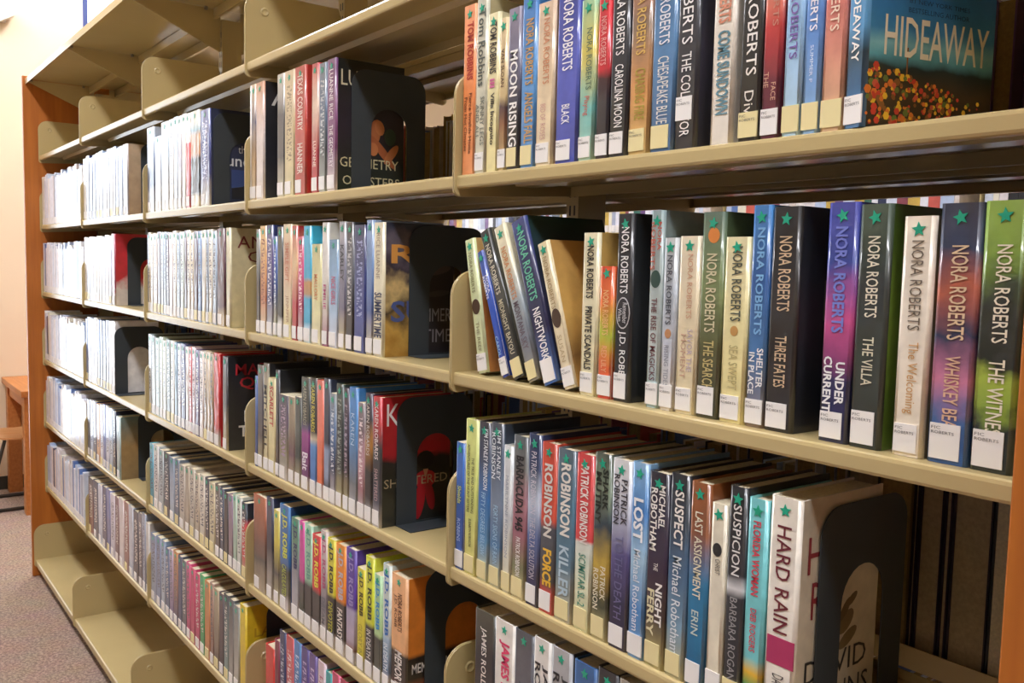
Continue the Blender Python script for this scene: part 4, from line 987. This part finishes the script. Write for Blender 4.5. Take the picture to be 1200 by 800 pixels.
# ------------------------------------------------------------------ the other books: farthest bay, rear side and the range behind
pool = ['E6E6EE', 'D4DCEA', 'E8E4E0', 'B4C4DE', '5C78B0', 'E0D8D8', '2C3454', 'D8CCC4', 'A8B0C4', 'E4DEC8', '8C4450', '26262A', '3C6C5C', 'C8A850', '6C4C80', 'C85C50']
rb = MB()
def stuff_row(x0, x1, y0, z, dirn, wts, hmin=.2, hmax=.245, yaw=0):
    x = x0
    while x < x1 - .012:
        wd = min(rnd.uniform(.016, .042), x1 - x - .001)
        h = rnd.uniform(hmin, hmax); d = rnd.uniform(.13, .16)
        mi = rnd.choice(wts)
        if dirn > 0:   # spine towards the camera aisle
            rb.box(x, x + wd - .001, y0, y0 + d, z, z + h, mi)
            rb.box(x + .001, x + wd - .002, y0 - .0006, y0, z + .003, z + .03, 2)
        else:          # page edges towards the camera aisle
            rb.box(x, x + .0025, y0 - d, y0, z, z + h, mi); rb.box(x + wd - .0035, x + wd - .001, y0 - d, y0, z, z + h, mi)
            rb.box(x + .0025, x + wd - .0035, y0 - d + .003, y0 - .002, z + .002, z + h - .003, 16)
            rb.box(x + .0025, x + wd - .0035, y0 - .002, y0, z, z + h, mi)
        x += wd
light = [0, 0, 1, 1, 2, 2, 3, 5, 8, 9, 4, 6, 7]
for lev in (2, 3, 4, 5, 6):
    stuff_row(JX[0] + .012, JX[1] - .012 - (.06 if lev == 6 else .0), .006, ZT[lev] + .0004, 1, light, .205, .24)
for bay in range(1, 6):
    for lev in (2, 3, 4, 5, 6):
        x0, x1 = JX[bay - 1] + .01, JX[bay] - .02
        if bay == 5 and lev == 4: x1 = 4.195
        if bay == 4 and lev == 2: x1 = 3.225
        stuff_row(x0, x1, .555, ZT[lev] + .0004, -1, list(range(16)), .19, .225)
FY = 1.75
ROWS_F = [.12, .44, .76, 1.08, 1.41, 1.745, 2.08]
for z in ROWS_F[:-1]:
    for k in range(7):
        stuff_row(-.9 + .914 * k + .01, -.9 + .914 * (k + 1) - .06, FY + .006, z + .0004, 1, list(range(16)), .19, .24)
for z in ROWS_F[:-1]:  # books on the unseen range added across the camera aisle
    for k in range(7):
        x = .914 * k + .01
        while x < .914 * (k + 1) - .05:
            wd = rnd.uniform(.02, .045)
            rb.box(x, x + wd - .001, -1.8 - .165, -1.806, z + .0004, z + rnd.uniform(.19, .24), rnd.randrange(16))
            x += wd
me = rb.mesh('book_rows', False)
for h in pool: me.materials.append(cover_mat(h, 0, .5))
me.materials.append(M['pages_old'])
tag(link('book_rows', me), 'pale books of the farthest bay and the book rows on the shelves behind', 'books', None, 'stuff')
# unseen range added across the camera aisle to shade the lower rows
OY = -1.8
opp = tag(empty('bookcase', (0, OY, 0)), 'added unseen beige metal book range across the camera aisle', 'bookcase')
for z in ROWS_F: MB().box(0, .914 * 7, -.25, 0, z - .022, z).build('shelf_board', M['metal'], opp)
for k in range(8): MB().box(.914 * k - .002, .914 * k + .002, -.25, 0, 0, 2.3).build('divider', M['metal'], opp)
MB().box(0, .914 * 7, -.26, -.25, 0, 2.4).build('back_panel', M['metal'], opp)
# the range behind
root = tag(empty('bookcase', (-.9, FY, 0)), 'next beige metal book range seen through the gaps behind the shelves', 'bookcase')
for z in ROWS_F: MB().box(0, .914 * 7, 0, .25, z - .022, z).build('shelf_board', M['metal'], root)
for k in range(8): MB().box(.914 * k - .002, .914 * k + .002, .0, .25, .0, 2.3).build('divider', M['metal'], root)
MB().box(0, .914 * 7, .25, .26, 0, 2.3).build('back_panel', M['metal'], root)

# ------------------------------------------------------------------ furniture by the window wall
t = tag(empty('table', (-1.58, .62, 0)), 'orange-brown wooden table against the cream wall behind the end panel', 'table')
bevel(MB().box(-.4, .4, -.55, .55, .735, .775).build('tabletop', M['wood_t'], t), .004)
for sx in (-.37, .29):
    for sy in (-.53, .45):
        MB().box(sx, sx + .08, sy, sy + .08, 0, .735).build('leg', M['wood_t'], t)
MB().box(-.33, .33, -.52, -.5, .66, .735).build('apron', M['wood_t'], t)
MB().box(-.33, .33, .5, .52, .66, .735).build('apron', M['wood_t'], t)
c = tag(empty('chair', (-1.56, .11, 0)), 'bent plywood chair with dark metal legs beside the wooden table', 'chair')
prof = [(-.26, .82), (-.25, .72), (-.235, .6), (-.215, .52), (-.18, .47), (-.12, .45), (0, .445), (.12, .452), (.2, .458), (.225, .45)]
sh = MB()
for (a, b2) in zip(prof[:-1], prof[1:]):
    pass
up = [(y, z + .006) for y, z in prof]; dn = [(y + .004, z - .006) for y, z in prof]
nP = len(prof)
for xx, wv in ((-.2, 0), (-.1, 1), (0, 2), (.1, 3), (.2, 4)):
    for y, z in up: sh.v.append((xx, y, z + abs(xx) * .05))
    for y, z in dn: sh.v.append((xx, y, z + abs(xx) * .05))
for q in range(4):
    o0, o1 = q * 2 * nP, (q + 1) * 2 * nP
    for i in range(nP - 1):
        sh.f.append((o0 + i, o1 + i, o1 + i + 1, o0 + i + 1)); sh.m.append(0)
        sh.f.append((o0 + nP + i, o0 + nP + i + 1, o1 + nP + i + 1, o1 + nP + i)); sh.m.append(0)
    for i in (0, nP - 1):
        sh.f.append((o0 + i, o0 + nP + i, o1 + nP + i, o1 + i)); sh.m.append(0)
for o0 in (0, 8 * nP):
    for i in range(nP - 1):
        sh.f.append((o0 + i, o0 + i + 1, o0 + nP + i + 1, o0 + nP + i)); sh.m.append(0)
sh.build('seat_shell', M['wood_c'], c)
for sx in (-1, 1):
    MB().tube([(sx * .13, .1, .44), (sx * .19, .2, .012)], .011).build('leg', M['steel'], c)
    MB().tube([(sx * .13, -.1, .44), (sx * .19, -.22, .012)], .011).build('leg', M['steel'], c)
    MB().tube([(sx * .19, -.24, .012), (sx * .19, .22, .012)], .011).build('runner', M['steel'], c)
MB().tube([(-.13, .1, .437), (.13, .1, .437)], .009).build('crossbar', M['steel'], c)
MB().tube([(-.13, -.1, .437), (.13, -.1, .437)], .009).build('crossbar', M['steel'], c)
# fixture high on the wall
fx = tag(empty('wall_fixture', (XW, .1, 3.14)), 'small off-white angular fixture high on the cream wall', 'wall fixture')
MB().prism([(-.1, -.02), (-.1, .12), (.045, .12), (.09, .02), (-.04, -.06)], 'x', .012, .1).build('housing', M['tube_frame'], fx)
MB().box(.0, .012, -.09, .05, -.02, .09).build('wall_plate', M['tube_frame'], fx)
